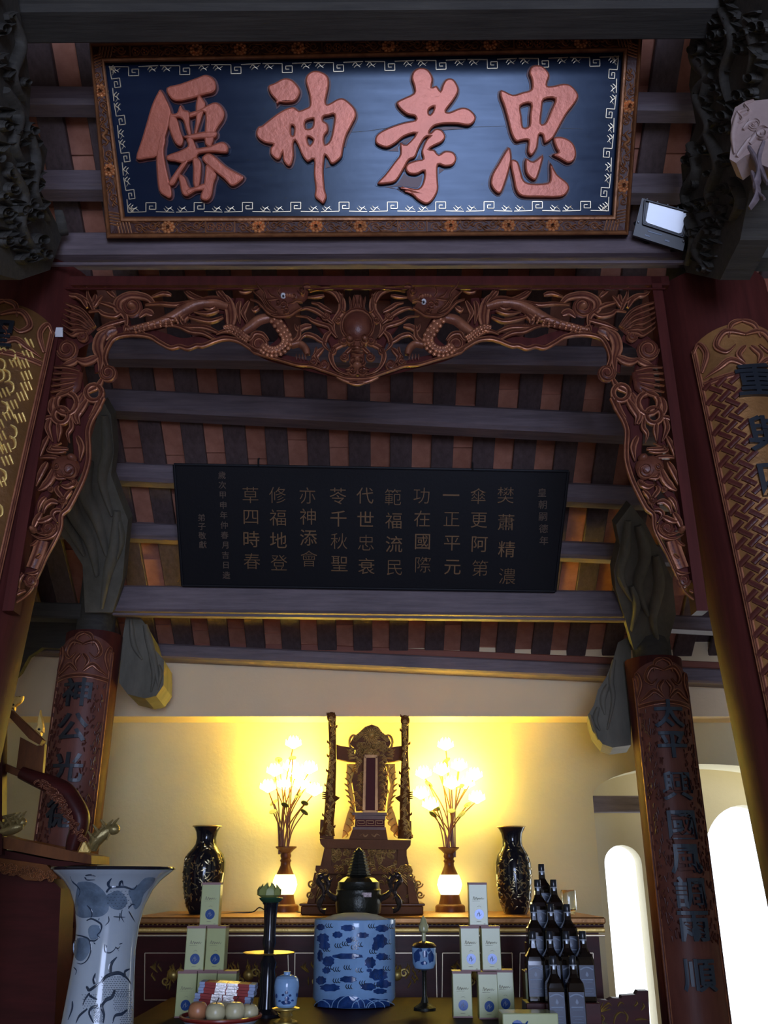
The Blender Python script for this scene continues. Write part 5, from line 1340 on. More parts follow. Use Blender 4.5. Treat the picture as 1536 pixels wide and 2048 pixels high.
q[0] = P(540, 1829, 6.28); mb.tube([V(p) for p in crom(q, 5)], 0.004, 5); tag(mb.build('lamp_cord', M['cord']), 'black cord trailing from the left lotus lamp toward the left black vase', 'cord')
# ================================================================ BLACK GILT VASES ON THE ALTAR
def black_vase(label, cx, rows, Y, gild, seed, leanmat):
    p0 = P(cx, rows[0][0], Y)
    dz = ZALT - p0.z
    pr = [(r, z + dz) for r, z in lathe_px(cx, Y, rows)]
    root = thing('altar_vase', label, 'vase', (p0.x, Y, ZALT), 'pair of black gilt vases', kind='thing')
    m_ = MB(); m_.lathe(pr + [(pr[-1][0] * 0.8, pr[-1][1] - 0.02), (pr[-3][0] * 0.8, pr[-3][1])], (p0.x, Y, 0), 36); m_.build('body', M['blackglaze'], root, True)
    zz = [z for r, z in pr]; 
    def rad(z):
        for k in range(len(pr) - 1):
            if pr[k][1] <= z <= pr[k + 1][1]:
                t = (z - pr[k][1]) / max(1e-6, pr[k + 1][1] - pr[k][1]); return pr[k][0] + (pr[k + 1][0] - pr[k][0]) * t
        return pr[0][0] if z < pr[0][1] else pr[-1][0]
    R = Round(p0.x, Y, rad); rr = random.Random(seed)
    m_ = MB(); H = zz[-1] - zz[0]
    def ln(u, z, du, dz_, w_):
        P3, NN = [], []
        for a, b in crom([(u, z), (u + du * 0.5, z + dz_ * 0.3), (u + du, z + dz_)], 4):
            p, n = R.at(a, b, 0.0005); P3.append(p); NN.append(n)
        rib(m_, P3, NN, [w_ / 2] * len(P3), 0.004, PEN, (0.6, 0.3))
    for k in range(gild):
        u = rr.uniform(-1.3, 1.3); z = zz[0] + H * rr.uniform(0.08, 0.66)
        ln(u, z, rr.uniform(-0.25, 0.25), rr.uniform(-0.03, 0.03), rr.uniform(0.004, 0.010))
    for k in range(14): ln(rr.uniform(-0.5, 0.6), zz[0] + H * rr.uniform(0.72, 0.82), rr.uniform(-0.3, 0.3), rr.uniform(-0.02, 0.02), 0.008)
    m_.build('gilt_pattern', M[leanmat], root, kind='stuff')
    m_ = MB(); zt = zz[-1]; m_.tube([R.at(k * math.pi / 12, zt - 0.001, 0)[0] for k in range(25)], 0.004, 6, False); m_.build('gilt_lip', M['gold'], root, True)
    return root
M['oldgold'] = plain('tarnished_gilt', (0.48, 0.40, 0.22), 0.3, 0.9)
black_vase('black and gold vase standing left on the altar beside the boxes', 402, [(1832, 46), (1826, 52), (1810, 66), (1780, 78), (1750, 84), (1728, 82), (1712, 72), (1700, 52), (1692, 42), (1680, 38), (1668, 42), (1660, 50), (1656, 56)], 5.95, 150, 2, 'oldgold')
black_vase('black and gold vase standing right on the altar beside the bottles', 1032, [(1838, 44), (1832, 50), (1815, 62), (1785, 70), (1755, 72), (1735, 70), (1720, 62), (1708, 48), (1700, 40), (1688, 38), (1676, 42), (1668, 50), (1663, 56)], 5.95, 190, 6, 'oldgold')
mb = MB(); q = P(1140, 1836, 5.9); q.z = ZALT
mb.lathe([(0.03, 0), (0.03, 0.012), (0.045, 0.03), (0.045, 0.13), (0.042, 0.135), (0.041, 0.03), (0.001, 0.02)], q, 20); tag(mb.build('glass_jar', M['glass'], None, True), 'small clear glass jar on the altar behind the top bottles', 'jar', kind='thing')
# ================================================================ OFFERING TABLE IN FRONT
ZT = 0.95
tbx0, tbx1, ty0, ty1 = -1.08, 0.93, 3.82, 5.10
tab = thing('offering_table', 'dark lacquered table in front of the altar carrying the offerings', 'table', ((tbx0 + tbx1) / 2, (ty0 + ty1) / 2, 0), kind='thing')
mb = MB(); mb.box(((tbx0 + tbx1) / 2, (ty0 + ty1) / 2, ZT - 0.025), (tbx1 - tbx0, ty1 - ty0, 0.05), 0, 0.012); mb.build('table_top', M['table'], tab)
for x in (tbx0 + 0.08, tbx1 - 0.08):
    for y in (ty0 + 0.08, ty1 - 0.08):
        mb = MB(); mb.box((x, y, (ZT - 0.05) / 2), (0.09, 0.09, ZT - 0.05), 0, 0.012); mb.build('leg', M['table'], tab)
mb = MB(); mb.box(((tbx0 + tbx1) / 2, ty0 + 0.05, ZT - 0.11), (tbx1 - tbx0 - 0.2, 0.03, 0.12)); mb.build('apron', M['table'], tab)
# ---- blue and white incense bowl
def on_table(px, y, lift=0.0):
    """the point of the table top seen at that pixel"""
    d = ray(px, y); t = (ZT + lift - EYE.z) / d.z
    return EYE + d * t
bw = on_table(708, 2008); YB = bw.y
r_ = 83 * mpp(P(708, 1930, YB)); zt_ = P(708, 1841, YB - r_).z
bowl = thing('incense_bowl', 'large cylindrical blue and white bowl full of ash in front of the throne', 'bowl', (bw.x, YB, ZT), kind='thing')
mb = MB(); mb.lathe([(r_ * 0.85, ZT), (r_ * 0.92, ZT + 0.012), (r_ * 0.985, ZT + 0.03), (r_ * 0.99, zt_ - 0.03), (r_ * 1.0, zt_ - 0.004), (r_ * 0.99, zt_), (r_ * 0.93, zt_ - 0.004), (r_ * 0.92, zt_ - 0.03), (0.001, zt_ - 0.03)], (bw.x, YB, 0), 64); mb.build('bowl_body', M['porcblue'], bowl, True)
mb = MB(); mb.lathe([(r_ * 0.915, zt_ - 0.028), (r_ * 0.8, zt_ + 0.0), (r_ * 0.55, zt_ + 0.018), (r_ * 0.3, zt_ + 0.026), (0.001, zt_ + 0.028)], (bw.x, YB, 0), 40); mb.build('ash_heap', M['ash'], bowl, True)
RB = Round(bw.x, YB, r_ * 0.989)
c10 = lambda x, y: (600 + x / 5.486, 1680 + y / 5.486)
mb = MB()
def cloud(x, y, w_, h_, mb=None, seed=0):
    rr = random.Random(int(x * 7 + y)); n = 16; pts = []
    for k in range(n):
        a = 2 * math.pi * k / n; f = 1 + (0.11 if k % 2 else -0.07) + rr.uniform(-0.05, 0.05)
        pts.append(c10(x + w_ / 2 * f * math.cos(a), y + h_ / 2 * f * math.sin(a)))
    slabpoly(mb, RB, crom(pts, 2, True), 0.0008, 0.0006, 0, 0.9)
for x, y, w_, h_ in ((225, 955, 90, 70), (525, 965, 150, 70), (900, 970, 140, 80), (250, 1080, 130, 110), (410, 1040, 110, 70), (690, 1045, 130, 60), (880, 1110, 150, 150), (830, 1170, 80, 90), (270, 1160, 120, 90), (520, 1275, 330, 60), (310, 1330, 130, 110), (770, 1345, 120, 120), (900, 1280, 130, 80), (220, 1270, 60, 130), (530, 1530, 180, 70), (860, 1480, 200, 130), (920, 1580, 160, 90), (330, 1620, 220, 80), (750, 1610, 170, 80), (230, 1540, 110, 90), (880, 1660, 150, 60), (540, 1100, 70, 60), (290, 1430, 90, 70), (760, 1430, 60, 40)): cloud(x, y, w_, h_, mb)
mb.build('painted_cloud', M['cobalt'], bowl, kind='stuff')
mb = MB()
for x, y in ((320, 940), (790, 945), (990, 950), (420, 1160), (500, 1140), (650, 1150), (590, 1090), (800, 1225), (320, 1400), (400, 1420), (520, 1400), (650, 1430), (950, 1410), (400, 1545), (540, 1610), (850, 1590), (690, 1570), (290, 1200), (960, 1120), (600, 1180), (960, 1290), (860, 1500)):
    for d in (-26, 0, 26): stroke(mb, RB, [c10(x + d, y - 28), c10(x + d - 12, y), c10(x + d + 6, y + 22), c10(x + d + 20, y + 8)], 2.0, 0.0008, 0.0008, PEN, 3)
mb.build('painted_flame', M['inkblue'], bowl, kind='stuff')
mb = MB()
pts = [c10(175, 1860)] + [c10(175 + k * 40, 1765 + 22 * abs(math.sin(k * 1.3))) for k in range(1, 21)] + [c10(1000, 1860)]
slabpoly(mb, RB, [c10(190, 1830), c10(195, 1770), c10(260, 1745), c10(340, 1770), c10(420, 1725), c10(530, 1705), c10(640, 1725), c10(720, 1770), c10(800, 1735), c10(880, 1750), c10(960, 1745), c10(990, 1820), c10(900, 1838), c10(700, 1848), c10(450, 1848), c10(280, 1840)], 0.0007, 0.0005, 0, 0.97)
mb.build('painted_wave', M['cobalt'], bowl)
mb = MB()
for cx, w_, h_ in ((530, 120, 160), (530, 185, 180), (830, 100, 110), (240, 90, 110), (900, 150, 110), (700, 130, 130)):
    stroke(mb, RB, [c10(cx - w_, 1840), c10(cx - w_ * 0.8, 1862 - h_ * 0.6), c10(cx, 1868 - h_), c10(cx + w_ * 0.8, 1862 - h_ * 0.6), c10(cx + w_, 1840)], 1.7, 0.0008, 0.0013, PEN, 5, (1, 1))
mb.build('wave_line', M['porcblue'], bowl, kind='stuff')
# ---- bronze censer behind it
YC = YB + r_ + 0.125
cen = thing('bronze_censer', 'dark bronze censer with a tiered pagoda lid and dragon handles behind the blue bowl', 'censer', (P(718, 1900, YC).x, YC, ZT), kind='thing')
cxp = 717
rows = [(1800, 60), (1790, 84), (1782, 92), (1770, 90), (1760, 84), (1752, 86), (1748, 70)]
zb = P(cxp, 1832, YC).z
mb = MB(); X = P(cxp, 1800, YC).x
pr = [(0.075, ZT + 0.20), (0.10, ZT + 0.24), (0.092, zb - 0.02), (0.088, zb)] + lathe_px(cxp, YC, [(1826, 88), (1808, 92), (1790, 92), (1786, 88), (1780, 90), (1776, 84), (1764, 82)])
mb.lathe(pr, (X, YC, 0), 28); mb.build('censer_body', M['bronze'], cen, True)
for k in range(3):
    a = math.radians(-90 + 120 * k); mb = MB(); d = V((math.cos(a), math.sin(a), 0)); c0 = V((X, YC, 0))
    mb.tube([c0 + d * 0.075 + V((0, 0, ZT + 0.24)), c0 + d * 0.10 + V((0, 0, ZT + 0.14)), c0 + d * 0.09 + V((0, 0, ZT + 0.05)), c0 + d * 0.105 + V((0, 0, ZT))], [0.03, 0.026, 0.018, 0.024], 8); mb.build('foot', M['bronze'], cen, True)
mb = MB(); rws = []
tiers = [(1764, 80), (1756, 62), (1752, 44)]
y = 1750; w_ = 46
for k in range(8):
    tiers += [(y, w_ + 3), (y - 2, w_ + 3), (y - 3, w_ - 3), (y - 6, w_ - 4)]; y -= 6.2; w_ -= 3.4
tiers += [(y, 12), (y - 6, 2)]
mb.lathe(lathe_px(cxp, YC, tiers), (X, YC, 0), 8); mb.build('pagoda_lid', M['bronze'], cen)
mb = MB(); q = P(738, 1788, YC - 0.12); mb.box((X + 0.045, YC - 0.108, P(738, 1789, YC).z), (0.05, 0.02, 0.022)); mb.build('cast_plaque', M['pewter'], cen)
for s in (-1, 1):
    f = lambda x, y: c10(645 + s * (x - 645) + (10 if s > 0 else 0), y + (10 if s > 0 else 0))
    mb = MB(); Q = [P(*f(*q), YC - 0.02) for q in ((420, 690), (395, 640), (330, 600), (290, 540), (300, 470), (265, 410), (220, 390), (190, 440), (230, 500), (250, 580), (220, 640), (200, 700), (220, 760), (270, 775))]
    mb.tube([V(p) for p in crom(Q, 3)], [0.010 + 0.007 * math.sin(k * 0.35) ** 2 for k in range(len(crom(Q, 3)))], 8)
    for k in range(7):
        a = Q[4 + k]; mb.tube([a, a + V((s * (0.012 + 0.006 * (k % 2)), -0.012, 0.014)), a + V((s * 0.024, -0.008, 0.030 - 0.006 * k))], [0.009, 0.006, 0.002], 6)
    mb.ball(Q[6], (0.022, 0.02, 0.016), 10, 6)
    mb.build('dragon_handle', M['pewter'], cen, True)
# ---- tall dragon vase standing on the floor at the left
YVs = 3.55
vrows = [(2300, 130), (2200, 150), (2120, 150), (2048, 140), (2000, 132), (1950, 124), (1900, 118), (1850, 122), (1810, 136), (1780, 160), (1762, 186), (1750, 212), (1743, 228), (1738, 236)]
vp = P(228, 1738, YVs)
pr = lathe_px(228, YVs, vrows); pr = [(0.15, 0.0), (0.16, 0.04), (0.13, 0.12), (0.15, 0.35)] + pr
pr = [q for q in pr if q[1] >= 0]; pr = pr[:4] + sorted(pr[4:], key=lambda q: q[1])
pr = [q for k, q in enumerate(pr) if k == 0 or q[1] > pr[k - 1][1]]
vz = thing('floor_vase', 'tall white trumpet-mouthed floor vase painted with blue dragons at the lower left', 'vase', (vp.x, YVs, 0), kind='thing')
mb = MB(); zt2 = pr[-1][1]; mb.lathe(pr + [(pr[-1][0] * 0.97, zt2 + 0.004), (pr[-1][0] * 0.9, zt2 - 0.01), (pr[-3][0] * 0.9, pr[-3][1])], (vp.x, YVs, 0), 64); mb.build('vase_body', M['porc'], vz, True)
def vrad(z):
    if z <= pr[0][1]: return pr[0][0]
    for k in range(len(pr) - 1):
        if pr[k][1] <= z <= pr[k + 1][1]: return pr[k][0] + (pr[k + 1][0] - pr[k][0]) * (z - pr[k][1]) / (pr[k + 1][1] - pr[k][1])
    return pr[-1][0]
RV = Round(vp.x, YVs, vrad)
mb = MB(); mb.tube([RV.at(k * math.pi / 24, zt2 + 0.002, 0)[0] for k in range(49)], 0.0055, 8, False); mb.build('dark_lip', M['blackglaze'], vz, True)
# the picture lies on the glaze; drawn where the vase shows it (source crop 100..360 x 1700..2048, vase axis follows its own lean)
def c11(x, y):
    Y = 1700 + y / 5.885
    return (100 + x / 5.885 + (Y - 1738) * 0.085, Y)
mb = MB()
for pts in ([(320,380),(480,380),(600,470),(640,560),(650,700),(560,780),(440,790),(330,800),(250,740),(270,560),(300,450)], [(900,480),(1010,420),(1110,330),(1230,330),(1180,420),(1080,520),(1030,640),(960,700),(930,600)], [(220,1060),(330,1030),(400,1080),(380,1200),(300,1300),(220,1290),(190,1180)], [(390,930),(450,880),(530,900),(530,980),(470,1050),(400,1040)], [(620,560),(700,500),(800,480),(880,600),(800,700),(680,680)]):
    slabpoly(mb, RV, crom([c11(*q) for q in pts], 3, True), 0.0006, 0.0005, 0, 0.9)
mb.build('painted_wash', M['wash'], vz, kind='stuff')
mb = MB()
for pts, w_ in (([(640,500),(690,440),(780,430),(860,430),(960,460),(1010,410)], 34), ([(690,450),(670,400),(690,360),(715,335)], 34), ([(800,430),(810,390),(835,362),(845,420)], 28), ([(400,650),(440,700),(450,760),(430,800)], 20), ([(230,310),(250,370),(310,430),(330,490),(300,560)], 20), ([(410,300),(470,290),(530,310)], 22), ([(400,320),(430,350),(520,350)], 20),
                ([(380,830),(440,810),(520,850),(550,890),(530,960),(490,1000),(520,1030)], 20), ([(390,1060),(450,1070),(500,1040)], 18), ([(520,830),(530,800)], 10), ([(440,1090),(460,1110)], 12), ([(240,1000),(330,1020),(390,1060),(400,1180),(350,1290),(280,1340),(220,1330)], 18), ([(180,1380),(210,1420),(190,1470)], 14),
                ([(570,1110),(560,1160),(570,1200),(620,1210),(670,1180),(700,1150),(730,1190)], 13), ([(690,1140),(720,1160),(750,1130)], 12), ([(570,1120),(590,1130),(580,1155)], 12), ([(740,1110),(780,1095)], 12),
                ([(490,1560),(540,1500),(620,1460),(720,1450),(800,1510),(840,1580)], 40), ([(610,1450),(610,1380),(640,1320),(700,1260)], 44), ([(780,1480),(780,1430),(840,1400)], 34), ([(410,1580),(405,1520),(430,1450)], 34), ([(320,1610),(340,1650),(420,1600),(490,1550)], 34), ([(310,1605),(330,1650)], 24),
                ([(420,1760),(350,1720),(340,1690),(280,1760),(250,1830)], 26), ([(640,1650),(600,1730),(520,1770),(470,1840),(490,1940),(470,2040)], 44), ([(770,1880),(700,1930),(620,1950),(580,2040)], 36), ([(430,1830),(350,1860),(320,1930),(360,2040)], 34), ([(300,1870),(200,1950),(150,2040)], 26), ([(130,1780),(120,1870),(60,2000)], 30),
                ([(880,690),(930,640),(970,650)], 18), ([(885,720),(920,790),(950,850)], 16), ([(700,785),(780,790),(840,790)], 12), ([(780,740),(770,800),(760,840)], 12), ([(810,700),(790,780),(820,850)], 12), ([(640,780),(640,840),(590,890)], 12)):
    stroke(mb, RV, [c11(*q) for q in pts], w_ / 5.885, 0.0008, 0.0010, PEN, 4, (0.6, 0.25))
mb.build('painted_dragon', M['inkblue'], vz, kind='stuff')
mb = MB(); rr = random.Random(8)
for x0, y0, x1, y1, n in ((650, 480, 930, 680, 40), (500, 1490, 800, 1740, 90), (620, 1640, 830, 1880, 60), (260, 1700, 440, 1860, 30), (380, 1850, 470, 2030, 22), (680, 1900, 820, 2040, 24)):
    k = 0; gx = (x1 - x0) / math.sqrt(n); y = y0
    while y < y1:
        x = x0 + (k % 2) * gx / 2
        while x < x1:
            q = c11(x + rr.uniform(-4, 4), y); stroke(mb, RV, [(q[0] - 1.6, q[1]), (q[0], q[1] + 1.3), (q[0] + 1.6, q[1])], 1.0, 0.0006, 0.0012, PEN, 2); x += gx
        y += gx * 0.8; k += 1
mb.build('painted_scales', M['inkblue'], vz, kind='stuff')
# ---- boxes
BW, BH, BD = 0.083, 0.178, 0.078
def box_at(px, py_bottom, zb, label, group, Y, yaw=0.0, w_=BW, h_=BH):
    p = P(px, py_bottom, Y)
    c = V((p.x, Y, zb))
    root = thing('gift_box', label, 'box', c, group, kind='thing')
    co, si = math.cos(yaw), math.sin(yaw)
    m_ = MB(); m_.box((c.x, c.y, zb + h_ / 2), (w_, BD, h_), yaw, 0.0025); m_.build('carton', M['box'], root)
    m_ = MB(); m_.box((c.x, c.y, zb + h_ - 0.004), (w_ + 0.001, BD + 0.001, 0.0095), yaw); m_.build('lid_flap', M['boxtop'], root)
    m_ = MB(); m_.box((c.x, c.y, zb + 0.003), (w_ + 0.001, BD + 0.001, 0.0062), yaw); m_.build('bottom_edge', M['boxtop'], root)
    nrm = V((si, -co, 0)); sx = V((co, si, 0)); f0 = c + nrm * (BD / 2 + 0.0003)
    class Fc:
        def hit(s, x, y, off=0.0): return f0 + sx * (x * w_) + V((0, 0, y * h_)) + nrm * off, nrm
    S = Fc(); 
    m_ = MB()
    n = 20; ring_ = [f0 + sx * (0.03 * w_ + math.cos(2 * math.pi * k / n) * 0.021) + V((0, 0, 0.27 * h_ + math.sin(2 * math.pi * k / n) * 0.021)) for k in range(n)]
    m_.prism(ring_, nrm * 0.0012); em = m_.build('round_emblem', M['boxblue'], root)
    m_ = MB(); 
    def line(pts, wd):
        P3 = [f0 + sx * (x * w_) + V((0, 0, y * h_)) + nrm * 0.0013 for x, y in crom(pts, 4)]; rib(m_, P3, [nrm] * len(P3), [wd / 2] * len(P3), 0.0006, PEN, (0.8, 0.6))
    line([(-0.10, 0.22), (-0.02, 0.30), (0.06, 0.24), (0.14, 0.28)], 0.003); line([(0.0, 0.33), (0.05, 0.29), (0.02, 0.21)], 0.003)
    m_.build('emblem_sketch', M['labelink'], em, kind='stuff')
    m_ = MB()
    line([(-0.28, 0.60), (-0.22, 0.68), (-0.18, 0.60), (-0.10, 0.66), (-0.05, 0.60), (0.0, 0.645), (0.05, 0.61), (0.10, 0.645), (0.15, 0.61), (0.20, 0.65), (0.25, 0.61), (0.32, 0.64)], 0.0022)
    line([(-0.30, 0.57), (-0.1, 0.575), (0.1, 0.57)], 0.001); line([(-0.12, 0.10), (0.12, 0.10)], 0.002); line([(0.25, 0.05), (0.36, 0.05)], 0.002)
    line([(-0.06, 0.44), (0.05, 0.46), (0.14, 0.43)], 0.0012)
    m_.build('script_lettering', M['boxink'], root, kind='stuff')
    return root
YBX = on_table(372, 2036).y + 0.04
z1 = ZT; z2 = ZT + BH + 0.0005; z3 = z2 + BH + 0.0005
G1, G2 = 'boxes in the left pyramid', 'boxes in the right pyramid'
box_at(371, 2036, z1, 'pale green box at the bottom left of the left pyramid', G1, YBX, 0.03)
box_at(412, 2036, z1, 'pale green box in the bottom middle of the left pyramid, behind the red packets', G1, YBX + 0.012, 0.0)
box_at(452, 2036, z1, 'pale green box at the bottom right of the left pyramid, behind the red packets', G1, YBX, -0.02)
box_at(389, 1945, z2, 'pale green box at left in the middle row of the left pyramid', G1, YBX, 0.06)
box_at(431, 1945, z2, 'pale green box at right in the middle row of the left pyramid', G1, YBX, -0.03)
box_at(420, 1850, z3, 'single pale green box crowning the left pyramid', G1, YBX, 0.03)
box_at(925, 2040, z1, 'pale green box at the bottom left of the right pyramid', G2, YBX, 0.0)
box_at(1010, 2040, z1, 'pale green box at the bottom right of the right pyramid, half hidden', G2, YBX + 0.05, -0.03)
box_at(977, 2046, z1, 'pale green box standing forward in the bottom row of the right pyramid', G2, YBX - 0.04, 0.0)
box_at(941, 1952, z2, 'pale green box at left in the middle row of the right pyramid', G2, YBX, 0.0)
box_at(983, 1952, z2, 'pale green box at right in the middle row of the right pyramid', G2, YBX, 0.0)
box_at(957, 1857, z3, 'single pale green box crowning the right pyramid', G2, YBX, -0.02)
fb = P(1056, 2040, 3.98)
root = thing('flat_box', 'pale green carton lying flat in front of the bottles', 'box', (fb.x, 3.98, ZT), kind='thing')
zt3 = P(1056, 2026, 3.93).z
m_ = MB(); m_.box((fb.x, 3.98, (ZT + zt3) / 2), (0.215, 0.12, zt3 - ZT), 0.02, 0.003); m_.build('carton', M['box'], root)
m_ = MB(); m_.prism([V((fb.x - 0.05 + math.cos(k * math.pi / 6) * 0.022, 3.917, (ZT + zt3) / 2 - 0.006 + math.sin(k * math.pi / 6) * 0.02)) for k in range(12)], V((0, 0.003, 0))); m_.build('round_emblem', M['boxblue'], root)
m_ = MB(); m_.tube([V((fb.x - 0.07, 3.9165, (ZT + zt3) / 2)), V((fb.x - 0.02, 3.9165, (ZT + zt3) / 2 - 0.005)), V((fb.x - 0.01, 3.9165, (ZT + zt3) / 2 + 0.01))], [0.006, 0.008, 0.002], 6); m_.build('spout_emblem', M['boxblue'], root)
# ---- square spirit bottles on a stepped stand
bot0 = None
def bottle(x, Y, zb, label):
    global bot0
    H = 0.262
    if bot0 is None:
        root = thing('spirit_bottle', label, 'bottle', (0, 0, 0), 'square spirit bottles stacked at the right', kind='thing')
        m_ = MB(); w_ = 0.035
        def sq(h, a, c):   # chamfered square ring
            pr_ = [(-a + c, -a), (a - c, -a), (a, -a + c), (a, a - c), (a - c, a), (-a + c, a), (-a, a - c), (-a, -a + c)]
            return [m_.vert((p[0], p[1], h)) for p in pr_]
        L = [sq(0, w_ * 0.92, 0.006), sq(0.004, w_, 0.007), sq(0.150, w_, 0.007), sq(0.166, w_ * 0.93, 0.01), sq(0.184, w_ * 0.6, 0.009), sq(0.198, 0.0145, 0.006), sq(0.232, 0.0125, 0.005)]
        for a in range(len(L) - 1):
            for k in range(8): q = (k + 1) % 8; m_.f.append([L[a][k], L[a][q], L[a + 1][q], L[a + 1][k]])
        m_.f += [L[0][::-1], L[-1]]
        m_.build('bottle_glass', M['whisky'], root)
        m_ = MB(); m_.lathe([(0.0150, 0.214), (0.0150, 0.230), (0.0140, 0.232)], (0, 0, 0), 12); m_.build('neck_band', M['capband'], root, True)
        m_ = MB(); m_.lathe([(0.0145, 0.231), (0.0150, 0.233), (0.0150, H - 0.002), (0.0135, H)], (0, 0, 0), 12); m_.build('cap', M['cap'], root, True)
        m_ = MB(); m_.hexa([V((-0.0305, -w_ - 0.0008, 0.02)), V((0.0305, -w_ - 0.0008, 0.02)), V((0.0305, -w_ + 0.001, 0.02)), V((-0.0305, -w_ + 0.001, 0.02))], [V((-0.0305, -w_ - 0.0008, 0.135)), V((0.0305, -w_ - 0.0008, 0.135)), V((0.0305, -w_ + 0.001, 0.135)), V((-0.0305, -w_ + 0.001, 0.135))]); lb = m_.build('label', M['label'], root)
        m_ = MB(); nrm = V((0, -1, 0))
        def line(pts, wd):
            P3 = [V((x * 0.001, -w_ - 0.0009, z * 0.001)) for x, z in crom(pts, 4)]; rib(m_, P3, [nrm] * len(P3), [wd * 0.0005] * len(P3), 0.0004, PEN, (1, 1))
        line([(-26, 118), (-12, 125), (0, 127), (12, 125), (26, 118)], 5.5)
        m_.prism([V((0.001 * x, -w_ - 0.0014, 0.001 * z)) for x, z in ((0, 112), (5, 103), (6, 97), (0, 92), (-6, 97), (-5, 103))], V((0, 0.0008, 0)))
        line([(-24, 82), (24, 82)], 5); line([(-20, 73), (20, 73)], 2); line([(-22, 50), (22, 50)], 1.6); line([(-14, 40), (14, 40)], 1.6); line([(-22, 30), (22, 30)], 1.6)
        m_.build('label_print', M['labelink'], lb, kind='stuff')
        m_ = MB(); m_.box((0.0, 0, 0.175), (0.002, 0.002, 0.002)); 
        bot0 = root; root.location = (x, Y, zb)
        return root
    c = copy_tree(bot0, (x, Y, zb)); c['label'] = label
    return c
rowsB = [(4.60, 1728, ((1082, 'topmost spirit bottle of the stack, alone at the back'),)),
         (4.46, 1759, ((1074, 'left spirit bottle of the second row from the top'), (1106, 'right spirit bottle of the second row from the top'))),
         (4.32, 1808, ((1066, 'left spirit bottle of the middle row'), (1100, 'centre spirit bottle of the middle row'), (1133, 'right spirit bottle of the middle row, its shoulder showing'))),
         (4.18, 1862, ((1064, 'first spirit bottle from the boxes in the fourth row down'), (1098, 'second spirit bottle from the boxes in the fourth row down'), (1131, 'third spirit bottle from the boxes in the fourth row down'), (1164, 'outermost spirit bottle of the fourth row, nearest the window'))),
         (4.04, 1925, ((1106, 'front row spirit bottle nearer the flat green carton'), (1145, 'front row spirit bottle nearer the carved chair')))]
stp = thing('stepped_stand', 'dark stepped stand under the spirit bottles', 'stand', (P(1100, 1990, 4.3).x, 4.3, ZT), kind='thing')
for Y, yc, bs in rowsB:
    zb_ = P(bs[0][0], yc, Y).z - 0.262
    if zb_ < ZT + 0.004: zb_ = ZT
    else:
        xa, xb = P(bs[0][0], 1900, Y).x - 0.045, P(bs[-1][0], 1900, Y).x + 0.045
        if Y == 4.18: xa -= 0.0
        m_ = MB(); m_.box(((xa + xb) / 2, Y, (ZT + zb_) / 2), (xb - xa, 0.136, zb_ - ZT), 0, 0.002); m_.build('step', M['mahog'], stp)
    for px, lab in bs: bottle(P(px, yc, Y).x, Y, zb_, lab)
# ---- small covered jar on a brass stand
q = on_table(573, 2044); Yj = q.y - 0.02
jr = thing('covered_jar', 'small blue and white covered jar on a brass stand beside the incense bowl', 'jar', (P(573, 2015, Yj).x, Yj, P(573, 2015, Yj).z), kind='thing')
jx = P(573, 1980, Yj).x
m_ = MB(); m_.lathe(lathe_px(573, Yj, [(2014, 34), (2010, 42), (1990, 46), (1972, 50), (1962, 48), (1956, 44), (1955, 40)]), (jx, Yj, 0), 32); m_.build('jar_body', M['porcblue'], jr, True)
m_ = MB(); m_.lathe(lathe_px(573, Yj, [(1957, 44), (1953, 40), (1950, 26), (1949, 14), (1945, 13), (1943, 14)]), (jx, Yj, 0), 24); m_.build('lid', M['porcblue'], jr, True)
RJ = Round(jx, Yj, 24 * mpp(P(573, 1980, Yj)))
m_ = MB()
for x, y, w_, h_ in ((572, 2005, 20, 9), (574, 1997, 10, 8), (566, 1990, 6, 5), (580, 1991, 6, 5), (573, 1985, 7, 7), (553, 1992, 4, 9), (594, 1990, 4, 9), (556, 1976, 8, 3), (575, 1973, 9, 3), (592, 1976, 8, 3), (585, 2001, 6, 4), (559, 2002, 6, 4)):
    slabpoly(m_, RJ, [(x + w_ / 2 * math.cos(k * .7), y + h_ / 2 * math.sin(k * .7) * (1.2 if k % 2 else .8)) for k in range(9)], 0.0006, 0.0004, 0, 0.9)
m_.build('painted_flower', M['cobalt'], jr, kind='stuff')
js = thing('brass_stand', 'small turned brass stand under the covered jar', 'stand', (jx, Yj, ZT), kind='thing')
zj = P(573, 2016, Yj).z; h_ = zj - ZT
m_ = MB(); m_.lathe([(0.05, ZT), (0.05, ZT + h_ * 0.1), (0.02, ZT + h_ * 0.3), (0.03, ZT + h_ * 0.5), (0.02, ZT + h_ * 0.7), (0.05, ZT + h_ * 0.9), (0.058, zj - 0.003), (0.058, zj)], (jx, Yj, 0), 24); m_.build('turned_body', M['brass'], js, True)
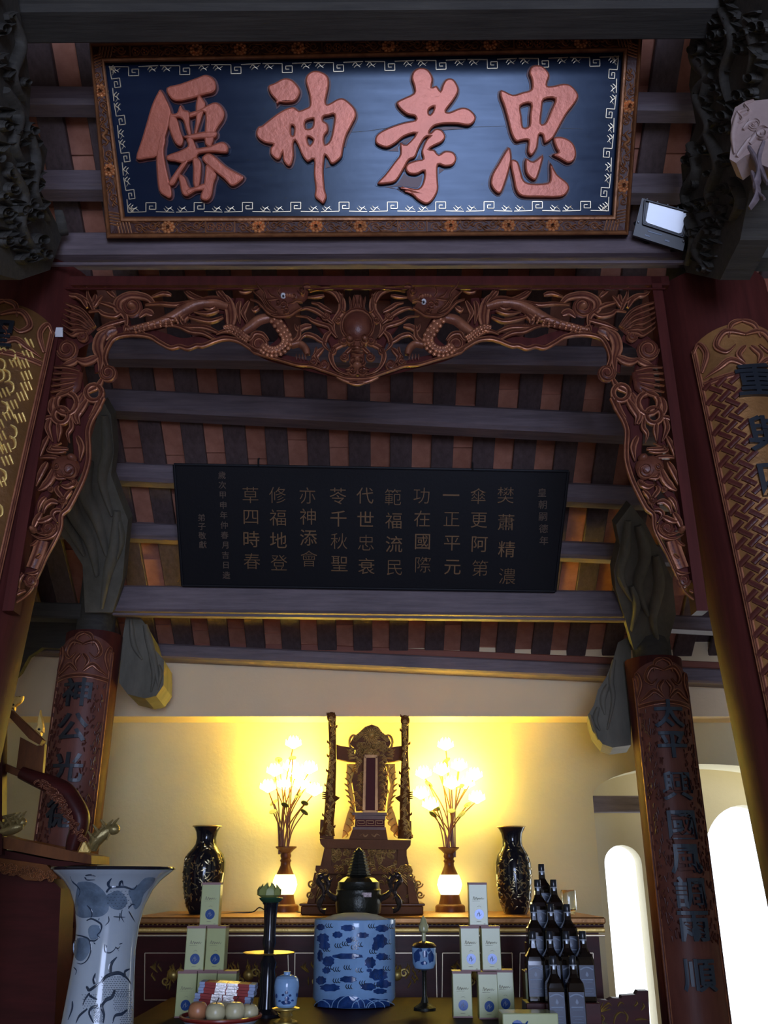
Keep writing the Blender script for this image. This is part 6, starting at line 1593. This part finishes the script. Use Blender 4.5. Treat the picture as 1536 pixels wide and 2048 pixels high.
# ---- goblet with a glass flame shade
Yg = 4.62; gx = P(848, 1910, Yg).x
gb = thing('votive_goblet', 'blue and white votive cup on a thin stem with a pale glass flame', 'goblet', (gx, Yg, ZT), kind='thing')
zf = P(848, 2000, Yg).z
m_ = MB(); m_.lathe([(0.05, ZT), (0.05, ZT + 0.01), (0.018, ZT + 0.03), (0.01, ZT + 0.06), (0.010, P(848, 1945, Yg).z), (0.016, P(848, 1938, Yg).z)], (gx, Yg, 0), 20); m_.build('stem', M['bronze'], gb, True)
m_ = MB(); m_.lathe(lathe_px(848, Yg, [(1940, 20), (1936, 38), (1926, 46), (1910, 47), (1896, 48), (1894, 46)]) , (gx, Yg, 0), 32); m_.build('cup', M['porcblue'], gb, True)
RG = Round(gx, Yg, 23.6 * mpp(P(848, 1912, Yg)))
m_ = MB()
for x, y, w_, h_ in ((834, 1912, 14, 26), (850, 1908, 10, 16), (862, 1914, 12, 24), (848, 1926, 14, 8), (840, 1900, 10, 8), (858, 1900, 8, 8)):
    slabpoly(m_, RG, [(x + w_ / 2 * math.cos(k * .7), y + h_ / 2 * math.sin(k * .7) * (1.2 if k % 2 else .8)) for k in range(9)], 0.0006, 0.0004, 0, 0.9)
m_.build('painted_dragon', M['cobalt'], gb, kind='stuff')
m_ = MB(); m_.lathe(lathe_px(848, Yg, [(1896, 46), (1892, 50), (1886, 40), (1882, 10)]), (gx, Yg, 0), 24); m_.build('metal_cover', M['pewter'], gb, True)
m_ = MB(); m_.lathe(lathe_px(848, Yg, [(1884, 8), (1866, 8), (1862, 18), (1852, 20), (1846, 14), (1838, 10), (1832, 2)]), (gx, Yg, 0), 16); m_.build('glass_flame', plain('pale_jade_glass', (0.42, 0.42, 0.22), 0.15), gb, True)
# ---- dark candlestick with a green lotus
Yk = 4.42; kx = P(540, 1850, Yk).x
cs = thing('candlestick', 'tall dark turned candlestick crowned by a green lotus left of the incense bowl', 'candlestick', (kx, Yk, ZT), kind='thing')
m_ = MB(); m_.lathe([(0.075, ZT), (0.075, ZT + 0.012), (0.04, ZT + 0.03)] + lathe_px(538, Yk, [(1990, 30), (1960, 34), (1940, 28), (1925, 34), (1912, 20), (1900, 20), (1885, 28), (1870, 24), (1850, 24), (1830, 26), (1810, 28), (1806, 34), (1800, 26)]), (kx, Yk, 0), 24); m_.build('shaft', M['blackglaze'], cs, True)
m_ = MB(); m_.lathe(lathe_px(538, Yk, [(1909, 30), (1908, 90), (1905, 104), (1904, 100), (1906, 60), (1906, 20)]), (kx, Yk, 0), 32); m_.build('drip_dish', M['brass'], cs, True)
m_ = MB()
c0 = P(538, 1800, Yk)
for ringk, (n, rad, hh, lean) in enumerate(((9, 0.052, 0.060, 0.9), (8, 0.040, 0.070, 0.6), (6, 0.026, 0.076, 0.3))):
    for k in range(n):
        a = 2 * math.pi * (k + ringk * 0.5) / n; d = V((math.cos(a), math.sin(a), 0)); s_ = V((-math.sin(a), math.cos(a), 0))
        b0, b1, b2, b3 = c0 + d * 0.012, c0 + d * rad + V((0, 0, hh * 0.35)), c0 + d * rad * 1.02 + V((0, 0, hh * 0.7)), c0 + d * rad * (0.7 + 0.2 * lean) + V((0, 0, hh))
        i = [m_.vert(b0 - s_ * 0.006), m_.vert(b0 + s_ * 0.006), m_.vert(b1 + s_ * rad * 0.36), m_.vert(b2 + s_ * rad * 0.30), m_.vert(b3), m_.vert(b2 - s_ * rad * 0.30), m_.vert(b1 - s_ * rad * 0.36)]
        m_.f += [[i[0], i[1], i[2], i[6]], [i[6], i[2], i[3], i[5]], [i[5], i[3], i[4]]]
m_.build('lotus_flower', M['lotus'], cs, True, kind='stuff')
m_ = MB(); m_.lathe(lathe_px(538, Yk, [(1806, 30), (1802, 40), (1797, 48), (1795, 46)]), (kx, Yk, 0), 16); m_.build('green_calyx', plain('dark_green_calyx', (0.02, 0.07, 0.035), 0.4), cs, True)
# ---- fruit bowl, fruit, red packets
q = on_table(443, 2075); Yf = 3.98; fx = P(443, 2012, Yf).x
zr = P(443, 2041, Yf - 0.155).z
fbw = thing('fruit_bowl', 'red and white lacquered bowl of fruit at the lower left of the table', 'bowl', (fx, Yf, ZT), kind='thing')
rf = 80 * mpp(P(443, 2028, Yf))
m_ = MB(); m_.lathe([(rf * 0.55, ZT), (rf * 0.6, ZT + 0.008), (rf * 0.85, ZT + (zr - ZT) * 0.45), (rf * 0.97, zr - 0.012), (rf * 0.97, zr - 0.010), (rf * 0.6, ZT + 0.016), (0.001, ZT + 0.012)], (fx, Yf, 0), 40); m_.build('bowl_body', M['porc'], fbw, True)
m_ = MB(); m_.lathe([(rf * 0.965, zr - 0.014), (rf * 1.02, zr - 0.006), (rf * 1.02, zr), (rf * 0.97, zr + 0.002), (rf * 0.95, zr - 0.004), (rf * 0.95, zr - 0.012)], (fx, Yf, 0), 40, False); m_.build('red_rim', M['redlac'], fbw, True)
def fruit(px, py, Y, r, mat, label, name='apple', stalk=True):
    c = P(px, py, Y)
    root = thing(name, label, name if name == 'apple' else 'fruit', c, 'fruit in the bowl', kind='thing')
    pr_ = [(max(0.001, r * math.sin(t) * (1 + 0.06 * math.cos(2 * t))), -r * 0.92 * math.cos(t) - (0.22 * r * math.exp(-((math.pi - t) * 3) ** 2)) + (0.15 * r * math.exp(-(t * 3.4) ** 2))) for t in [math.pi * k / 14 for k in range(15)]]
    m_ = MB(); m_.lathe(pr_, c, 22); m_.build('flesh', M[mat], root, True)
    if stalk: m_ = MB(); m_.tube([c + V((0, 0, r * 0.66)), c + V((0.004, -0.004, r * 0.95)), c + V((0.012, -0.01, r * 1.25))], [0.0022, 0.0018, 0.0024], 6); m_.build('stalk', M['stem'], root, True)
fruit(396, 2022, Yf - 0.02, 0.040, 'peach', 'orange-red fruit at the left of the bowl', 'peach', False)
fruit(431, 2025, Yf - 0.07, 0.041, 'apple', 'pale apple at the middle front of the bowl')
fruit(470, 2023, Yf - 0.05, 0.041, 'apple', 'pale apple with a curved stalk right of the middle one')
fruit(499, 2025, Yf + 0.0, 0.037, 'apple', 'pale apple with a stalk at the right edge of the bowl')
fruit(445, 2022, Yf + 0.05, 0.040, 'apple', 'pale apple at the back of the bowl under the red packets', stalk=False)
c4b = lambda x, y: (340 + x / 7.68, 1880 + y / 7.68)
YP = Yf + 0.10
pk = thing('packet_bundle', 'tied stack of red and pale blue paper packets with silver bands behind the fruit', 'packets', P(445, 2010, YP), kind='thing')
n = 8
for k in range(n):
    t0, t1 = k / n, (k + 0.92) / n
    off = (18 if k < 4 else -14) + (k % 2) * 10
    L0, R0 = (440 - 80 * t0 + off, 640 + 350 * t0), (1290 - 70 * t0 + off, 690 + 390 * t0)
    L1, R1 = (440 - 80 * t1 + off, 640 + 350 * t1), (1290 - 70 * t1 + off, 690 + 390 * t1)
    def seg(a, b, mat, name, par, pr=0.0):
        lerp = lambda p, q, t: (p[0] + (q[0] - p[0]) * t, p[1] + (q[1] - p[1]) * t)
        s = wallY(YP - pr); m_ = MB(); m_.prism([s.hit(*c4b(*lerp(L0, R0, a)))[0], s.hit(*c4b(*lerp(L0, R0, b)))[0], s.hit(*c4b(*lerp(L1, R1, b)))[0], s.hit(*c4b(*lerp(L1, R1, a)))[0]], V((0, 0.09 + 2 * pr, 0))); return m_.build(name, M[mat], par)
    body = seg(0.0, 1.0, 'bluepaper', 'packet', pk)
    seg(0.095, 0.895, 'redpaper', 'red_wrapper', body, 0.001)
    seg(0.30 - 0.01 * (k % 2), 0.485, 'silver', 'silver_band', body, 0.004); seg(0.50, 0.69 + 0.01 * (k % 2), 'silver', 'silver_band', body, 0.004)
# ---- carved chair at the right
chx = wallY(5.24)
cc = lambda x, y: (1020 + x / 5.12, 1700 + y / 5.12)
cr = thing('carved_chair', 'dark carved armchair top with gilt flowers below the narrow window', 'chair', (P(1235, 2048, 5.24).x, 5.28, 0), kind='thing')
m_ = MB(); m_.prism([chx.hit(*q)[0] for q in [cc(700, 1900), cc(740, 1560), cc(800, 1500), cc(900, 1530), cc(1000, 1540), cc(1050, 1515), cc(1140, 1520), cc(1145, 1490), cc(1290, 1480), cc(1310, 1440), cc(1415, 1440), cc(1440, 1900)]], V((0, 0.06, 0))); m_.build('back_panel', M['mahog'], cr)
zlow = P(1235, 2072, 5.24).z
m_ = MB(); m_.box((P(1235, 2048, 5.24).x, 5.27, zlow * 0.5 + 0.02), (0.62, 0.06, zlow + 0.04)); m_.build('lower_back', M['mahog'], cr)
m_ = MB(); rr = random.Random(12)
for k in range(9):
    a = math.pi * (0.1 + 0.8 * k / 8); x, y = 910, 1660
    stroke(m_, chx, [cc(x, y), cc(x + 60 * math.cos(a), y - 50 * math.sin(a)), cc(x + 130 * math.cos(a), y - 110 * math.sin(a))], 3, 0.012, 0.0, DOME, 3)
for pts in ([(930,1780),(960,1720),(920,1690),(880,1740)], [(1060,1780),(1080,1700),(1130,1660),(1180,1680)], [(1190,1760),(1200,1700),(1160,1640)], [(1280,1740),(1340,1730),(1420,1740)], [(1270,1600),(1300,1570),(1290,1540)], [(1340,1640),(1370,1600),(1350,1560)], [(800,1720),(830,1760),(810,1800)], [(960,1600),(1010,1570),(1040,1600)], [(1100,1600),(1130,1560),(1170,1580)]): stroke(m_, chx, [cc(*q) for q in pts], 4, 0.014, 0.0, DOME, 4)
m_.build('gilt_carving', M['brass'], cr, True, kind='stuff')
# ================================================================ CEREMONIAL PALANQUIN AT THE LEFT
YQ = 4.55
pq = thing('ceremonial_palanquin', 'dark lacquered ceremonial litter with gilt leaf finials and dragon poles at the left edge', 'palanquin', P(60, 1760, YQ), kind='thing')
c7 = lambda x, y: (x / 5.69, 1200 + y / 5.69)
c8 = lambda x, y: (x / 5.908, 1540 + y / 5.908)
QF = wallY(YQ)
def qslab(name, pts, conv, mat, y0=YQ, depth=0.06): 
    m_ = MB(); s = wallY(y0); m_.prism([s.hit(*conv(*q))[0] for q in pts], V((0, depth, 0))); return m_.build(name, M[mat], pq)
qslab('platform_edge', [(-200, 720), (0, 780), (560, 890), (1080, 1010), (1080, 1110), (700, 1060), (0, 920), (-200, 880)], c8, 'brownlac', YQ - 0.02, 0.30)
qslab('platform_underside', [(-200, 930), (0, 940), (600, 1060), (1060, 1110), (700, 1140), (0, 1050), (-200, 1040)], c8, 'mahog', YQ, 0.24)
qslab('apron', [(-200, 1040), (0, 1040), (550, 1120), (680, 1260), (660, 1290), (560, 1280), (430, 1310), (300, 1300), (180, 1230), (80, 1220), (0, 1200), (-200, 1180)], c8, 'throne', YQ - 0.01, 0.04)
m_ = MB(); rr = random.Random(31)
for k in range(46):
    x = rr.uniform(-40, 620); y = 1090 + x * 0.16 + rr.uniform(0, 120)
    spiral(m_, QF, *c8(x, y), rr.uniform(3, 7), 3, 0.016, 0.012, 1.3, rr.uniform(0, 6), rr.choice((-1, 1)))
m_.build('apron_carving', M['frame'], pq, True, kind='stuff')
qslab('litter_body', [(-200, 1180), (600, 1290), (720, 1400), (640, 3100), (-200, 3100)], c8, 'mahog', YQ + 0.02, 0.20)
qslab('sloping_rail', [(40, 1260), (110, 1240), (480, 1590), (450, 1650), (330, 1580)], c7, 'brownlac', YQ, 0.06)
qslab('lower_rail', [(-60, 1810), (60, 1860), (300, 1970), (420, 2050), (360, 2070), (200, 2010), (-60, 1900)], c7, 'brownlac', YQ, 0.05)
qslab('side_board', [(230, 1560), (420, 1660), (510, 1640), (480, 2020), (300, 2000), (180, 1960)], c7, 'brownlac', YQ + 0.05, 0.03)
qslab('corner_post', [(-120, 900), (10, 880), (30, 1400), (20, 2900), (-120, 2900)], c7, 'mahog', YQ - 0.04, 0.06)
m_ = MB(); m_.tube([V(p) for p in crom([P(*c8(*q), YQ) for q in ((250, 30), (440, 110), (600, 170), (760, 260), (860, 400), (940, 560), (930, 700), (880, 830), (850, 950))], 4)], [0.03 + 0.02 * math.sin(k / 32 * math.pi) for k in range(33)], 10); m_.build('dragon_arm', M['mahog'], pq, True)
m_ = MB(); rr = random.Random(14)
for k in range(70):
    t = rr.random(); x = 440 + 520 * t ** 0.8; y = 110 + 700 * t ** 1.3
    stroke(m_, wallY(YQ - 0.05), [c8(x + rr.uniform(-75, 75), y), c8(x + rr.uniform(-60, 80), y + 30), c8(x + rr.uniform(-75, 75), y + 60)], 4.5, 0.012, 0.0, RIDGE, 3)
m_.build('arm_carving', M['carve'], pq, True, kind='stuff')
for pts in ([(95, 1190), (130, 1130), (165, 1100), (190, 1092), (205, 1102), (225, 1092), (240, 1102), (268, 1092), (262, 1130), (245, 1165), (200, 1200), (175, 1222), (168, 1262), (130, 1235)], [(400, 1490), (430, 1440), (432, 1380), (445, 1310), (462, 1248), (468, 1300), (482, 1340), (492, 1400), (500, 1450), (495, 1505), (478, 1515), (470, 1547), (440, 1520)]):
    m_ = MB(); slabpoly(m_, QF, [c7(*q) for q in pts], 0.012, 0.01, 0, 0.8); m_.prism([QF.hit(*c7(*q), 0.01)[0] for q in pts], V((0, 0.012, 0))); lf = m_.build('gilt_leaf_finial', M['gold'], pq, True)
    q = (148, 1192) if pts[0][0] < 200 else (445, 1472)
    m_ = MB(); dome(m_, QF, *c7(*q), 3, 2.6, 0.006, 0.021, 8); m_.build('pierced_eye', M['blackred'], lf, True)
m_ = MB(); tri = [(920, 980), (960, 900), (1000, 815), (1035, 880), (1075, 960), (1060, 985)]; slabpoly(m_, QF, [c8(*q) for q in tri], 0.012, 0.03, 0, 0.8); m_.build('gilt_corner_ornament', M['gold'], pq, True)
def dragon(name, pts, wd, mat, extra):
    m_ = MB(); P_ = [P(*c8(*q), YQ - 0.02) for q in pts]; m_.tube([V(p) for p in crom(P_, 4)], [wd * (0.6 + 0.5 * math.sin(math.pi * min(1, k / (4 * len(P_) - 4) * 1.1))) for k in range(4 * len(P_) - 3)], 10)
    m_.ball(P_[-1], (wd * 1.1, wd * 0.9, wd * 0.85), 10, 8)
    for k in range(9):
        a = P_[min(len(P_) - 1, k // 2)]; m_.tube([a + V((0, -0.01, 0.01)), a + V((0.012 * (-1) ** k, -0.03, 0.03)), a + V((0.03 * (-1) ** k, -0.03, 0.05))], [0.012, 0.008, 0.003], 6)
    for e in extra: m_.tube([P(*c8(*q), YQ - 0.03) for q in e], [0.010, 0.007, 0.003][:len(e)], 6)
    return m_.build(name, M[mat], pq, True)
M['mustard'] = plain('gilt_dusty_dragon', (0.34, 0.26, 0.10), 0.3, 0.5, 0.004, 60)
dragon('dragon_head', [(1100, 960), (1120, 860), (1180, 780), (1270, 720), (1340, 700)], 0.030, 'mustard', [[(1190, 740), (1240, 680), (1290, 660)], [(1300, 700), (1350, 670), (1390, 645)], [(1330, 720), (1400, 700), (1395, 660)], [(1280, 720), (1290, 760), (1260, 830)], [(1130, 800), (1080, 760), (1060, 770)], [(1140, 860), (1080, 840), (1060, 850)]])
dragon('dragon_head', [(-60, 740), (60, 720), (150, 690), (230, 660), (250, 620)], 0.026, 'mustard', [[(40, 560), (120, 540), (190, 510)], [(60, 600), (160, 570), (250, 500)], [(230, 660), (275, 640), (270, 700)], [(0, 640), (80, 620), (140, 630)]])
m_ = MB(); P_ = [P(*c7(*q), YQ - 0.02) for q in ((40, 1180), (80, 1080), (110, 1000), (150, 940), (140, 890))]; m_.tube(P_, [0.025, 0.024, 0.022, 0.02, 0.012], 8)
for e in (((100, 1000), (70, 960), (75, 930)), ((150, 930), (180, 910), (170, 950)), ((60, 1100), (20, 1110), (10, 1130))): m_.tube([P(*c7(*q), YQ - 0.04) for q in e], [0.01, 0.007, 0.003], 6)
m_.build('dragon_head', M['pewter'], pq, True)
# ---- dark board in the left aisle, under the eave
m_ = MB(); s = wallY(5.95)
m_.prism([s.hit(*c7(*q))[0] for q in ((240, 170), (930, 170), (960, 500), (800, 560), (480, 540), (330, 640), (230, 820), (150, 900), (110, 900), (180, 640))], V((0, 0.05, 0)))
tag(m_.build('aisle_screen', M['beam2']), 'dark timber panel under the left eave beside the rear column', 'panel', kind='thing')
